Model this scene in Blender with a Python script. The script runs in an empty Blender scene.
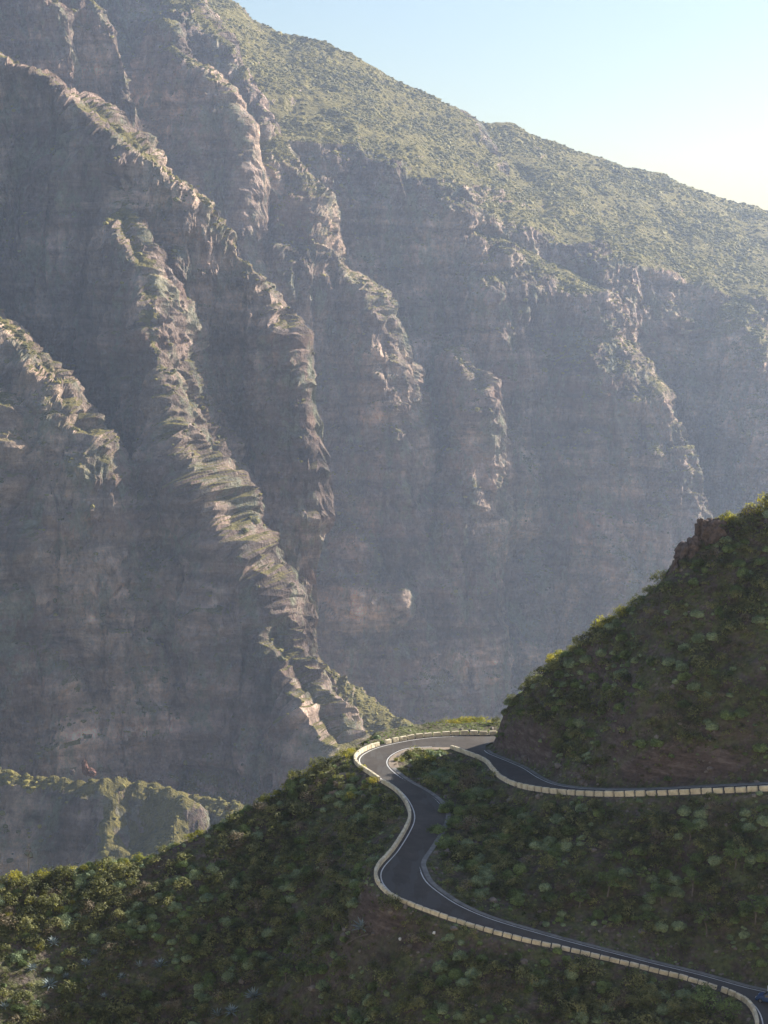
import bpy, math, random
import numpy as np
from mathutils import Vector, Matrix
from mathutils.geometry import delaunay_2d_cdt

random.seed(7)
rng = np.random.default_rng(7)
R = math.radians
scene = bpy.context.scene
col = scene.collection

# ------------------------------------------------------------------ camera, sky, sun, exposure
F = 1900.0                      # focal length in pixels of a 768 x 1024 frame
PITCH = R(8.0)
cp, sp_ = math.cos(PITCH), math.sin(PITCH)
cam_d = bpy.data.cameras.new('camera')
cam = bpy.data.objects.new('camera', cam_d)
col.objects.link(cam)
cam.location = (0, 0, 0)
cam.rotation_euler = (R(90) - PITCH, 0, 0)
cam_d.sensor_fit = 'VERTICAL'
cam_d.angle = 2 * math.atan(512.0 / F)
cam_d.clip_start = 0.5
cam_d.clip_end = 20000
scene.camera = cam

SUN_AZ, SUN_EL = R(58.0), R(25.0)      # to the right of the view direction, behind the mountains
sun_dir = Vector((math.cos(SUN_EL) * math.sin(SUN_AZ), math.cos(SUN_EL) * math.cos(SUN_AZ), math.sin(SUN_EL)))
w = bpy.data.worlds.new('World')
scene.world = w
w.use_nodes = True
wn = w.node_tree
bg = wn.nodes['Background']
sky = wn.nodes.new('ShaderNodeTexSky')
sky.sky_type = 'NISHITA'
sky.sun_disc = False
sky.sun_elevation = SUN_EL
sky.sun_rotation = SUN_AZ
sky.altitude = 500
sky.air_density = 1.05
sky.dust_density = 0.8
sky.ozone_density = 1.6
wn.links.new(sky.outputs[0], bg.inputs[0])
bg.inputs[1].default_value = 0.050
sun_d = bpy.data.lights.new('sun', 'SUN')
sun_d.energy = 5.0
sun_d.angle = R(0.53)
sun_d.color = (1.0, 0.91, 0.77)
sun = bpy.data.objects.new('sun', sun_d)
col.objects.link(sun)
sun.rotation_euler = sun_dir.to_track_quat('Z', 'Y').to_euler()
scene.view_settings.view_transform = 'Standard'
scene.view_settings.look = 'None'
scene.view_settings.exposure = 1.42
scene.view_settings.gamma = 1.0
scene.cycles.volume_bounces = 1
scene.cycles.max_bounces = 6
scene.cycles.diffuse_bounces = 3
HAZE = (0.000050, (0.60, 0.73, 1.0), 0.45)
MK = 3.6                        # metres per unit of the mountain's plan (the ridge table below)

# ------------------------------------------------------------------ helpers
def P(px, py, Y):
    u = (px - 384.0) / F
    v = (512.0 - py) / F
    d = np.array([u, cp + v * sp_, -sp_ + v * cp])
    return d * (Y / d[1])

def Wz(px, py, z):
    u = (px - 384.0) / F
    v = (512.0 - py) / F
    d = np.array([u, cp + v * sp_, -sp_ + v * cp])
    return d * (z / d[2])

def proj(X):
    """world points n x 3 -> pixel coordinates and depth"""
    X = np.asarray(X, float)
    dep = X[:, 1] * cp - X[:, 2] * sp_
    up = X[:, 1] * sp_ + X[:, 2] * cp
    return 384 + F * X[:, 0] / dep, 512 - F * up / dep, dep

_perm = np.random.default_rng(3).permutation(256).astype(np.int32)
_perm = np.concatenate([_perm, _perm, _perm])
_g = np.random.default_rng(4).normal(size=(256, 3)).astype(np.float32)
_g /= np.linalg.norm(_g, axis=1)[:, None]
def perlin(x, y, z):
    x = np.asarray(x, np.float32); y = np.asarray(y, np.float32); z = np.asarray(z, np.float32)
    xi = np.floor(x).astype(np.int32); yi = np.floor(y).astype(np.int32); zi = np.floor(z).astype(np.int32)
    xf = x - xi; yf = y - yi; zf = z - zi
    xi &= 255; yi &= 255; zi &= 255
    u = xf * xf * (3 - 2 * xf); v = yf * yf * (3 - 2 * yf); ww = zf * zf * (3 - 2 * zf)
    def gr(dx, dy, dz):
        h = _perm[_perm[_perm[xi + dx] + yi + dy] + zi + dz]
        g = _g[h]
        return g[..., 0] * (xf - dx) + g[..., 1] * (yf - dy) + g[..., 2] * (zf - dz)
    x00 = gr(0, 0, 0) * (1 - u) + gr(1, 0, 0) * u
    x10 = gr(0, 1, 0) * (1 - u) + gr(1, 1, 0) * u
    x01 = gr(0, 0, 1) * (1 - u) + gr(1, 0, 1) * u
    x11 = gr(0, 1, 1) * (1 - u) + gr(1, 1, 1) * u
    return ((x00 * (1 - v) + x10 * v) * (1 - ww) + (x01 * (1 - v) + x11 * v) * ww) * 1.6
_cj = np.random.default_rng(9).uniform(0.12, 0.88, (256, 3)).astype(np.float32)
_cv = np.random.default_rng(10).uniform(-1, 1, 256).astype(np.float32)
def blocks(x, y, z):
    """angular blocks: every cell of a jittered lattice is a tilted facet of its own"""
    x = np.asarray(x, np.float32); y = np.asarray(y, np.float32); z = np.asarray(z, np.float32)
    bx = np.floor(x - 0.5).astype(np.int32); by = np.floor(y - 0.5).astype(np.int32); bz = np.floor(z - 0.5).astype(np.int32)
    best = np.full(x.shape, 9.0, np.float32); val = np.zeros(x.shape, np.float32)
    for i in (0, 1):
        for j in (0, 1):
            for k in (0, 1):
                cx_, cy_, cz_ = bx + i, by + j, bz + k
                h = _perm[_perm[_perm[cx_ & 255] + (cy_ & 255)] + (cz_ & 255)]
                dx = x - cx_ - _cj[h, 0]; dy = y - cy_ - _cj[h, 1]; dz = z - cz_ - _cj[h, 2]
                d = dx * dx + dy * dy + dz * dz
                m = d < best
                best = np.where(m, d, best)
                val = np.where(m, _cv[h] + 1.1 * (_g[h, 0] * dx + _g[h, 1] * dy + _g[h, 2] * dz), val)
    return val
def fbm(x, y, z, n=3, gain=0.5):
    a, s, t = 1.0, 0.0, 0.0
    for i in range(n):
        s = s + a * perlin(x + 17.3 * i, y - 9.1 * i, z + 5.7 * i); t += a
        x, y, z = x * 2.03, y * 2.03, z * 2.03
        a *= gain
    return s / t
def ridged(x, y, z, n=2, gain=0.5):
    a, s, t = 1.0, 0.0, 0.0
    for i in range(n):
        s = s + a * (1 - 2.2 * np.abs(perlin(x + 31.3 * i, y - 19.1 * i, z + 3.7 * i))); t += a
        x, y, z = x * 2.1, y * 2.1, z * 2.1
        a *= gain
    return s / t
def smooth01(t):
    t = np.clip(t, 0, 1)
    return t * t * (3 - 2 * t)

def tag(o, label=None, cat=None, group=None, kind=None):
    if label: o['label'] = label
    if cat: o['category'] = cat
    if group: o['group'] = group
    if kind: o['kind'] = kind
    return o

def np_mesh(name, verts, faces, mat=None, smooth=True):
    """faces: (m,3) or (m,4) array"""
    verts = np.asarray(verts, np.float32); faces = np.asarray(faces, np.int32)
    me = bpy.data.meshes.new(name)
    me.vertices.add(len(verts)); me.vertices.foreach_set('co', verts.ravel())
    k = faces.shape[1]
    me.loops.add(len(faces) * k); me.loops.foreach_set('vertex_index', faces.ravel())
    me.polygons.add(len(faces))
    me.polygons.foreach_set('loop_start', np.arange(0, len(faces) * k, k, dtype=np.int32))
    me.polygons.foreach_set('loop_total', np.full(len(faces), k, np.int32))
    me.polygons.foreach_set('use_smooth', np.full(len(faces), smooth))
    me.update(calc_edges=True)
    if mat: me.materials.append(mat)
    return me
def link(name, me, parent=None, loc=None):
    o = bpy.data.objects.new(name, me); col.objects.link(o)
    if parent: o.parent = parent
    if loc is not None: o.location = loc
    return o
def empty(name, loc, rz=0):
    o = bpy.data.objects.new(name, None); col.objects.link(o)
    o.location = loc; o.rotation_euler = (0, 0, rz); o.empty_display_size = 0.5
    return o
def grid_faces(nr, nc):
    i = np.arange(nr * nc).reshape(nr, nc)
    return np.stack([i[:-1, :-1], i[:-1, 1:], i[1:, 1:], i[1:, :-1]], -1).reshape(-1, 4)

# ------------------------------------------------------------------ materials
def new_mat(name, rough=0.9):
    m = bpy.data.materials.new(name); m.use_nodes = True
    nt = m.node_tree
    b = nt.nodes['Principled BSDF']
    b.inputs['Roughness'].default_value = rough
    b.inputs['Specular IOR Level'].default_value = 0.2
    return m, nt, b
class NG:
    def __init__(s, nt): s.nt = nt; s.geo = nt.nodes.new('ShaderNodeNewGeometry')
    def n(s, t, **k):
        x = s.nt.nodes.new(t)
        for a, b in k.items(): setattr(x, a, b)
        return x
    def l(s, a, b): s.nt.links.new(a, b)
    def pos(s, scale=(1, 1, 1), rot=(0, 0, 0)):
        m = s.n('ShaderNodeMapping'); s.l(s.geo.outputs['Position'], m.inputs[0])
        m.inputs['Scale'].default_value = scale; m.inputs['Rotation'].default_value = rot
        return m.outputs[0]
    def noise(s, vec, scale, detail=4, rough=0.55, dist=0):
        x = s.n('ShaderNodeTexNoise'); s.l(vec, x.inputs['Vector'])
        x.inputs['Scale'].default_value = scale; x.inputs['Detail'].default_value = detail
        x.inputs['Roughness'].default_value = rough; x.inputs['Distortion'].default_value = dist
        return x.outputs['Fac']
    def ramp(s, fac, stops):
        r = s.n('ShaderNodeValToRGB'); s.l(fac, r.inputs[0])
        e = r.color_ramp.elements
        while len(e) < len(stops): e.new(0.5)
        for i, (p, c) in enumerate(stops):
            e[i].position = p; e[i].color = (c, c, c, 1) if isinstance(c, (int, float)) else (*c, 1)
        return r.outputs[0]
    def mix(s, fac, a, b, mode='MIX'):
        x = s.n('ShaderNodeMix'); x.data_type = 'RGBA'; x.blend_type = mode
        for i, v in ((0, fac), (6, a), (7, b)):
            if isinstance(v, (int, float)): x.inputs[i].default_value = v
            elif isinstance(v, tuple): x.inputs[i].default_value = (*v, 1)
            else: s.l(v, x.inputs[i])
        return x.outputs[2]
    def math(s, op, a, b=0.0):
        x = s.n('ShaderNodeMath'); x.operation = op
        for i, v in ((0, a), (1, b)):
            if isinstance(v, (int, float)): x.inputs[i].default_value = v
            else: s.l(v, x.inputs[i])
        return x.outputs[0]
    def bump(s, h, dist, strength=1.0, normal=None):
        x = s.n('ShaderNodeBump'); s.l(h, x.inputs['Height'])
        x.inputs['Distance'].default_value = dist; x.inputs['Strength'].default_value = strength
        if normal is not None: s.l(normal, x.inputs['Normal'])
        return x.outputs[0]

def mat_mountain():
    m, nt, b = new_mat('cliff_rock', 0.95)
    g = NG(nt)
    pos0 = g.pos
    g.pos = lambda sc=(1, 1, 1), rot=(0, 0, 0): pos0(tuple(v / MK for v in sc), rot)
    p = g.pos()
    big = g.noise(p, 0.012, 3)
    rock = g.ramp(big, [(0.35, (0.20, 0.145, 0.125)), (0.5, (0.32, 0.235, 0.195)), (0.64, (0.46, 0.335, 0.25))])
    # layered lava beds and pale dykes
    strata = g.noise(g.pos((0.12, 0.12, 1.0), (R(3), R(-4), 0)), 0.16, 6, 0.65, 0.3)
    rock = g.mix(0.6, rock, g.ramp(strata, [(0.36, 0.35), (0.5, 1.0), (0.62, 1.8)]), 'MULTIPLY')
    streak = g.noise(g.pos((1, 1, 0.09)), 0.16, 5, 0.6)
    rock = g.mix(g.ramp(streak, [(0.58, 0.0), (0.74, 0.75)]), rock, (0.42, 0.36, 0.31))
    beds = g.noise(g.pos((0.10, 0.10, 1.0), (R(-3), R(5), 0)), 0.055, 5, 0.6, 0.5)
    rock = g.mix(0.5, rock, g.ramp(beds, [(0.38, 0.5), (0.5, 1.0), (0.60, 1.7)]), 'MULTIPLY')
    gully_shade = g.noise(g.pos((1, 1, 0.16)), 0.045, 6, 0.62, 0.4)  # upright bands painted in as shade of recesses in the wall
    rock = g.mix(0.8, rock, g.ramp(gully_shade, [(0.38, 0.45), (0.48, 1.0), (0.60, 1.6)]), 'MULTIPLY')
    fine = g.noise(g.pos((1, 1, 0.6)), 0.16, 12, 0.78)
    rock = g.mix(0.8, rock, g.ramp(fine, [(0.33, 0.35), (0.47, 0.85), (0.55, 1.2), (0.66, 1.9)]), 'MULTIPLY')
    red = g.noise(g.pos((0.4, 0.4, 1.6)), 0.03, 3)
    rock = g.mix(g.ramp(red, [(0.55, 0.0), (0.72, 0.6)]), rock, (0.34, 0.185, 0.13))
    lichen = g.noise(g.pos((1, 1, 0.5)), 0.09, 9, 0.72)
    lichen = g.ramp(lichen, [(0.50, 0.0), (0.60, 0.75)])
    rock = g.mix(lichen, rock, g.ramp(g.noise(p, 0.4, 6, 0.8), [(0.35, (0.13, 0.15, 0.08)), (0.6, (0.36, 0.38, 0.27))]))
    pale = g.ramp(g.noise(g.pos((1, 1, 0.35)), 0.045, 10, 0.72, 0.6), [(0.54, 0.0), (0.64, 0.8)])  # pale patches painted in as facets that catch more sky light
    rock = g.mix(pale, rock, g.mix(1.0, rock, (1.5, 1.45, 1.4), 'MULTIPLY'))
    dark = g.ramp(g.noise(g.pos((0.5, 0.5, 1.2), (0, 0.15, 0)), 0.06, 9, 0.7, 0.4), [(0.34, 0.75), (0.46, 0.0)])  # dark patches painted in as shade, for contrast on the unlit walls
    rock = g.mix(dark, rock, (0.085, 0.062, 0.055))
    # plants on every slope gentle enough to hold soil
    nz = g.n('ShaderNodeSeparateXYZ'); g.l(g.geo.outputs['True Normal'], nz.inputs[0])
    nzv = g.math('ADD', nz.outputs[2], g.math('MULTIPLY', g.math('SUBTRACT', g.noise(p, 0.07, 8, 0.7), 0.5), 1.3))
    soil = g.n('ShaderNodeAttribute'); soil.attribute_name = 'soil'
    nzv = g.math('ADD', nzv, g.math('MULTIPLY', g.math('SUBTRACT', soil.outputs['Fac'], 0.45), 0.55))
    veg = g.ramp(nzv, [(0.50, 0.0), (0.72, 1.0)])
    vcol = g.ramp(g.noise(p, 0.22, 8, 0.75), [(0.34, (0.10, 0.088, 0.028)), (0.5, (0.235, 0.20, 0.06)), (0.66, (0.36, 0.295, 0.10))])
    c = g.mix(veg, rock, vcol)
    g.l(c, b.inputs['Base Color'])
    h1 = g.noise(g.pos((1, 1, 0.45)), 0.13, 10, 0.68)
    h2 = g.noise(g.pos((0.15, 0.15, 1)), 0.5, 5, 0.6)
    hh = g.math('ADD', h1, g.math('MULTIPLY', h2, 0.25))
    g.l(g.bump(hh, 13.0 * MK, 1.0), b.inputs['Normal'])
    return m

def mat_slope():
    m, nt, b = new_mat('hillside_soil', 0.95)
    g = NG(nt); p = g.pos()
    c = g.ramp(g.noise(p, 0.12, 6, 0.65), [(0.3, (0.07, 0.054, 0.047)), (0.5, (0.14, 0.110, 0.096)), (0.7, (0.25, 0.205, 0.185))])
    stones = g.n('ShaderNodeTexVoronoi'); g.l(p, stones.inputs['Vector']); stones.inputs['Scale'].default_value = 1.6
    c = g.mix(0.7, c, g.ramp(stones.outputs['Distance'], [(0.0, 1.5), (0.45, 0.8), (0.8, 0.5)]), 'MULTIPLY')
    scree = g.ramp(g.noise(p, 0.06, 5, 0.7), [(0.56, 0.0), (0.66, 0.7)])
    c = g.mix(scree, c, (0.15, 0.125, 0.115))
    grass = g.ramp(g.noise(p, 0.35, 8, 0.75), [(0.42, 0.0), (0.55, 0.85)])
    c = g.mix(grass, c, g.ramp(g.noise(p, 1.3, 4), [(0.35, (0.060, 0.075, 0.030)), (0.65, (0.16, 0.18, 0.07))]))
    nz = g.n('ShaderNodeSeparateXYZ'); g.l(g.geo.outputs['True Normal'], nz.inputs[0])
    bank = g.ramp(nz.outputs[2], [(0.44, 1.0), (0.60, 0.0)])
    bc = g.ramp(g.noise(g.pos((0.35, 0.35, 1.6)), 0.8, 6, 0.7), [(0.3, (0.05, 0.038, 0.035)), (0.52, (0.13, 0.100, 0.090)), (0.72, (0.27, 0.22, 0.20))])
    c = g.mix(bank, c, bc)
    g.l(c, b.inputs['Base Color'])
    hh = g.math('ADD', g.noise(p, 0.7, 8, 0.7), g.math('MULTIPLY', stones.outputs['Distance'], -0.3))
    g.l(g.bump(hh, 0.8, 1.0), b.inputs['Normal'])
    return m

def mat_leaf(name, dark, mid, light, scale=0.45, trans=0.0):
    m, nt, b = new_mat(name, 0.7)
    g = NG(nt); p = g.pos()
    c = g.ramp(g.noise(p, scale, 2), [(0.36, dark), (0.5, mid), (0.62, light)])
    c = g.mix(0.6, c, g.ramp(g.noise(p, 5.0, 2), [(0.3, 0.4), (0.5, 1.0), (0.7, 1.7)]), 'MULTIPLY')
    g.l(c, b.inputs['Base Color'])
    if trans:
        t = g.n('ShaderNodeBsdfTranslucent'); g.l(g.mix(1.0, c, (1.5, 1.45, 0.7), 'MULTIPLY'), t.inputs[0])
        mx = g.n('ShaderNodeMixShader'); mx.inputs[0].default_value = trans
        g.l(b.outputs[0], mx.inputs[1]); g.l(t.outputs[0], mx.inputs[2])
        g.l(mx.outputs[0], nt.nodes['Material Output'].inputs[0])
    return m

def mat_simple(name, c1, c2, scale=2.0, rough=0.85, bump=0.0, spec=None, metal=0.0):
    m, nt, b = new_mat(name, rough)
    g = NG(nt); p = g.pos()
    n = g.noise(p, scale, 7, 0.7)
    g.l(g.ramp(n, [(0.32, c1), (0.68, c2)]), b.inputs['Base Color'])
    if bump: g.l(g.bump(n, bump, 0.8), b.inputs['Normal'])
    if spec is not None: b.inputs['Specular IOR Level'].default_value = spec
    b.inputs['Metallic'].default_value = metal
    return m

def mat_asphalt():
    m, nt, b = new_mat('asphalt', 0.85)
    g = NG(nt); p = g.pos()
    c = g.ramp(g.noise(p, 0.25, 6, 0.7), [(0.3, (0.058, 0.051, 0.049)), (0.55, (0.084, 0.074, 0.068)), (0.75, (0.118, 0.105, 0.094))])
    patch = g.ramp(g.noise(g.pos((0.5, 0.08, 1), (0, 0, R(30))), 0.7, 3), [(0.52, 0.0), (0.56, 0.75)])
    c = g.mix(patch, c, (0.092, 0.088, 0.086))
    c = g.mix(0.5, c, g.ramp(g.noise(p, 14, 3), [(0.3, 0.7), (0.7, 1.3)]), 'MULTIPLY')
    g.l(c, b.inputs['Base Color'])
    return m

M = {
    'mountain': mat_mountain(), 'slope': mat_slope(), 'asphalt': mat_asphalt(),
    'olive': mat_leaf('olive_foliage', (0.065, 0.075, 0.038), (0.16, 0.175, 0.082), (0.28, 0.28, 0.135), trans=0.4),
    'green': mat_leaf('green_foliage', (0.080, 0.110, 0.048), (0.15, 0.205, 0.085), (0.23, 0.30, 0.13), trans=0.4),
    'yellow': mat_leaf('sunlit_yellow_foliage', (0.18, 0.19, 0.045), (0.30, 0.30, 0.07), (0.42, 0.38, 0.10), trans=0.6),  # brighter leaf colour stands in for sun on the lit shrubs
    'sage': mat_leaf('sage_foliage', (0.13, 0.18, 0.10), (0.215, 0.275, 0.16), (0.30, 0.365, 0.215), trans=0.25),
    'blue': mat_leaf('agave_leaf', (0.14, 0.18, 0.185), (0.22, 0.275, 0.28), (0.31, 0.37, 0.375)),
    'brown': mat_leaf('dry_foliage', (0.09, 0.074, 0.050), (0.17, 0.14, 0.095), (0.26, 0.22, 0.15), trans=0.15),
    'far_leaf': mat_leaf('distant_foliage', (0.085, 0.085, 0.024), (0.19, 0.172, 0.045), (0.31, 0.265, 0.07), scale=0.03, trans=0.25),
    'bark': mat_simple('pale_bark', (0.09, 0.08, 0.07), (0.24, 0.21, 0.19), 3.0),
    'block': mat_simple('pale_stone', (0.46, 0.40, 0.29), (0.84, 0.76, 0.58), 0.8, bump=0.05),
    'scree': mat_simple('bounce_slope_scree', (0.30, 0.25, 0.18), (0.45, 0.40, 0.31), 0.05, bump=0.3),  # pale, so the added slope behind the camera throws back more sun
    'stone': mat_simple('bank_stone', (0.10, 0.085, 0.078), (0.30, 0.265, 0.24), 0.7),
    'masonry': mat_simple('wall_masonry', (0.05, 0.045, 0.045), (0.17, 0.15, 0.14), 1.8, bump=0.15),
    'concrete': mat_simple('gutter_concrete', (0.13, 0.13, 0.13), (0.27, 0.26, 0.25), 0.8),
    'dirt': mat_simple('shoulder_dirt', (0.20, 0.155, 0.12), (0.36, 0.30, 0.24), 0.9),
    'paint': mat_simple('road_paint', (0.50, 0.50, 0.50), (0.75, 0.75, 0.75), 0.8),
    'carpaint': mat_simple('car_paint_blue', (0.02, 0.06, 0.17), (0.025, 0.07, 0.19), 1.0, rough=0.3, spec=0.6),
    'glass': mat_simple('car_glass', (0.015, 0.02, 0.025), (0.02, 0.025, 0.03), 1.0, rough=0.08, spec=0.8),
    'rubber': mat_simple('tyre_rubber', (0.02, 0.02, 0.02), (0.03, 0.03, 0.03), 3.0),
    'metal': mat_simple('wheel_metal', (0.45, 0.45, 0.46), (0.55, 0.55, 0.56), 3.0, rough=0.35, metal=0.9),
    'lamp': mat_simple('headlamp_glass', (0.70, 0.72, 0.75), (0.80, 0.82, 0.85), 3.0, rough=0.15, spec=0.8),
    'white': mat_simple('white_paint', (0.72, 0.72, 0.72), (0.80, 0.80, 0.80), 3.0),
    'redrock': mat_simple('red_rock', (0.12, 0.06, 0.045), (0.20, 0.10, 0.075), 0.3, bump=0.6),
    'darkrock': mat_simple('dark_rock', (0.05, 0.04, 0.037), (0.20, 0.155, 0.14), 1.2, bump=0.3),
}

# ------------------------------------------------------------------ the far mountains
def rp(*pts):           # px, py, distance
    return np.array([P(*p) for p in pts])
def densify(pts, step):
    out = [pts[0]]
    for a, b in zip(pts[:-1], pts[1:]):
        n = max(1, int(np.linalg.norm(b[:2] - a[:2]) / step))
        for i in range(1, n + 1): out.append(a + (b - a) * i / n)
    return np.array(out)
# every ridge: crest points, fall profile [(distance, drop)], stretch left, right, near, far
CL = [(0, 0), (6, 4), (40, 90), (140, 330), (400, 560)]
ridges = [
    # main crest and its green upper slope above the cliff rim
    (rp((-420, -330, 1300), (-100, -190, 1330), (60, -90, 1330), (150, -40, 1330), (225, -2, 1330), (252, 22, 1325), (275, 33, 1312), (302, 37, 1305), (345, 58, 1308),
        (372, 70, 1312), (400, 90, 1320), (440, 108, 1330), (490, 126, 1345), (512, 126, 1350), (530, 137, 1353), (580, 153, 1362), (625, 168, 1372), (660, 176, 1380), (705, 196, 1392), (768, 214, 1410),
        (850, 245, 1435), (1000, 320, 1500), (1300, 470, 1600)),
     [(0, 0), (40, 15), (215, 82), (228, 104), (262, 200), (278, 220), (310, 330), (328, 350), (375, 480), (600, 700)], 1, 2.3, 1, 1.3),
    # spur parting the dark gully from the sunlit slope
    (rp((302, 38, 1300), (328, 62, 1265), (348, 100, 1225), (380, 150, 1180), (415, 198, 1135), (435, 216, 1118), (450, 260, 1140)), [(0, 0), (10, 5), (60, 46), (120, 260), (250, 600)], 1.6, 0.6, 1.8, 1),
    # long sunlit ribs down the upper slope to the cliff noses
    (rp((420, 132, 1295), (470, 197, 1222), (530, 264, 1140), (572, 303, 1118), (612, 342, 1106), (628, 390, 1098), (640, 450, 1086)), [(0, 0), (12, 5), (45, 34), (90, 200), (200, 600)], 1.0, 1.1, 1.2, 1),
    (rp((590, 158, 1360), (620, 215, 1300), (680, 262, 1225), (735, 300, 1170), (750, 355, 1150), (757, 400, 1138), (765, 460, 1124)), [(0, 0), (12, 5), (50, 38), (90, 200), (200, 600)], 1.1, 1.2, 1.2, 1),
    (rp((500, 128, 1345), (560, 187, 1275), (640, 264, 1180), (655, 300, 1165)), [(0, 0), (15, 6), (50, 36), (90, 200), (200, 600)], 1, 1, 1.2, 1),
    # green spur on the left with its gully behind
    (rp((90, -70, 1180), (175, -20, 1150), (225, 40, 1120), (246, 72, 1105), (264, 125, 1085), (292, 160, 1065), (312, 188, 1050), (318, 225, 1060), (322, 280, 1085)),
     [(0, 0), (25, 9), (80, 52), (110, 150), (170, 330), (300, 800)], 0.75, 7.0, 2.5, 1),
    # dark pinnacles of the upper left
    (rp((-200, -100, 1010), (-60, -30, 990), (20, -22, 980), (60, 0, 975), (66, 30, 965), (70, 70, 955)), [(0, 0), (5, 3), (40, 100), (100, 270), (300, 900)], 1, 2.0, 1.6, 1),
    (rp((80, -25, 1010), (120, 40, 985), (132, 66, 975), (136, 100, 965)), [(0, 0), (5, 3), (40, 95), (100, 260), (300, 900)], 1, 2.5, 1.6, 1),
    (rp((165, 20, 1060), (175, 48, 1045), (205, 62, 1035), (226, 88, 1028), (236, 118, 1024)), [(0, 0), (8, 4), (40, 90), (100, 250), (300, 900)], 1, 3.5, 2.2, 1),
    # great left buttress: sloping crest and front spine
    (rp((-300, -120, 860), (-120, -20, 830), (0, 52, 800), (30, 66, 793), (60, 84, 787), (100, 112, 780), (130, 131, 776), (165, 160, 772), (200, 192, 768), (235, 246, 760), (262, 298, 752), (284, 348, 745), (298, 380, 744), (308, 430, 742), (314, 490, 740), (312, 560, 736), (308, 620, 730)),
     [(0, 0), (7, 5), (32, 88), (95, 290), (150, 400), (300, 900)], 1, 12.0, 1.6, 0.9),
    (rp((115, 150, 776), (134, 205, 760), (144, 262, 728), (146, 322, 704), (148, 380, 688), (156, 440, 675), (184, 490, 664), (212, 530, 656), (244, 580, 648), (260, 622, 641), (284, 658, 635), (318, 706, 625), (346, 750, 616), (362, 800, 606)),
     [(0, 0), (3, 3), (18, 40), (60, 150), (120, 300), (240, 800)], 2.4, 1.15, 1.6, 1),
    (rp((90, 480, 706), (125, 525, 700), (150, 548, 692), (176, 558, 688), (190, 580, 682)), [(0, 0), (8, 4), (16, 30), (50, 160), (120, 300), (300, 500)], 1.4, 1.4, 1.5, 1),
    # leftmost buttress
    (rp((-120, 200, 735), (-40, 290, 705), (0, 326, 692), (22, 345, 686), (44, 378, 678), (64, 425, 668), (64, 480, 660), (44, 560, 652), (34, 620, 645)),
     [(0, 0), (4, 3), (22, 50), (70, 170), (140, 290), (300, 430)], 1.1, 0.9, 1.3, 1),
    (rp((-60, 340, 680), (-5, 400, 665), (10, 480, 655), (26, 590, 640), (36, 650, 632)), [(0, 0), (4, 3), (22, 55), (70, 170), (140, 290), (300, 430)], 1.1, 0.9, 1.3, 1),
    # rounded buttresses in the middle of the wall
    (rp((268, 225, 1050), (300, 238, 1046), (325, 252, 1040), (348, 280, 1034), (370, 314, 1028), (384, 352, 1026), (402, 410, 1034), (425, 480, 1045)),
     [(0, 0), (10, 5), (30, 70), (70, 220), (120, 390), (300, 900)], 1, 3.5, 1.2, 1),
    (rp((452, 345, 1060), (470, 370, 1046), (478, 392, 1036), (470, 430, 1024)), [(0, 0), (5, 3), (25, 70), (60, 220), (120, 400), (300, 900)], 1, 3.0, 1.4, 1),
    # green bench running down to the bend
    (rp((296, 655, 668), (318, 668, 672), (345, 684, 672), (368, 700, 670), (392, 716, 664), (412, 738, 655), (440, 780, 640)), [(0, 0), (10, 5), (30, 26), (60, 70), (200, 300)], 0.6, 2.2, 0.9, 1),
    # low ridge at lower left, and its lit spurs
    (rp((-200, 700, 570), (-60, 750, 560), (0, 766, 556), (30, 772, 555), (55, 776, 553), (85, 774, 550), (110, 776, 548), (135, 780, 546), (160, 791, 545), (205, 796, 545), (250, 803, 545), (300, 822, 545), (380, 860, 545)),
     [(0, 0), (5, 4), (30, 50), (80, 160), (200, 300)], 1, 1, 1, 1),
    (rp((96, 776, 548), (104, 800, 540), (100, 818, 534), (98, 838, 528), (120, 852, 522), (150, 856, 516), (190, 880, 505)), [(0, 0), (4, 3), (26, 40), (80, 120), (200, 260)], 1.3, 0.8, 1.3, 1),
    (rp((150, 786, 545), (172, 800, 536), (165, 824, 530), (160, 850, 522)), [(0, 0), (4, 3), (26, 30), (80, 100), (200, 260)], 0.8, 1.2, 1.2, 1),
]
def mountain_height(X, Y):
    Z = np.full(X.shape, -330.0, np.float32)
    wx = 7 * perlin(X / 55, Y / 55, 3.3 + 0 * X) + 3 * perlin(X / 17, Y / 17, 8.3 + 0 * X)
    wy = 9 * perlin(X / 45, Y / 45, 13.3 + 0 * X) + 3 * perlin(X / 15, Y / 15, 1.3 + 0 * X)
    for pts, prof, kl, kr, kn, kf in ridges:
        c = densify(pts, 1.6 if kr > 2.2 or kl > 1.5 else 4.0).astype(np.float32)
        if prof[2][1] / prof[2][0] > 1.2:      # craggy crests
            c[:, 2] += 1.3 * perlin(c[:, 0] / 13, c[:, 1] / 13, 0 * c[:, 0]) + 2.0 * np.abs(perlin(c[:, 0] / 40, c[:, 1] / 40, 0 * c[:, 0] + 7)) - 1.0
        pd = np.array([q[0] for q in prof], np.float32); pz = np.array([q[1] for q in prof], np.float32)
        best = np.full(X.shape, -1e9, np.float32)
        for q in c:
            dx = X + wx - q[0]; dy = Y + wy - q[1]
            dx = np.where(dx > 0, dx * kr, dx * kl); dy = np.where(dy > 0, dy * kf, dy * kn)
            d = np.sqrt(dx * dx + dy * dy)
            np.maximum(best, q[2] - d * 1.0, out=best) if False else np.maximum(best, q[2] - np.interp(d, pd, pz).astype(np.float32), out=best)
        Z = np.maximum(Z, best)
    return Z

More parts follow.
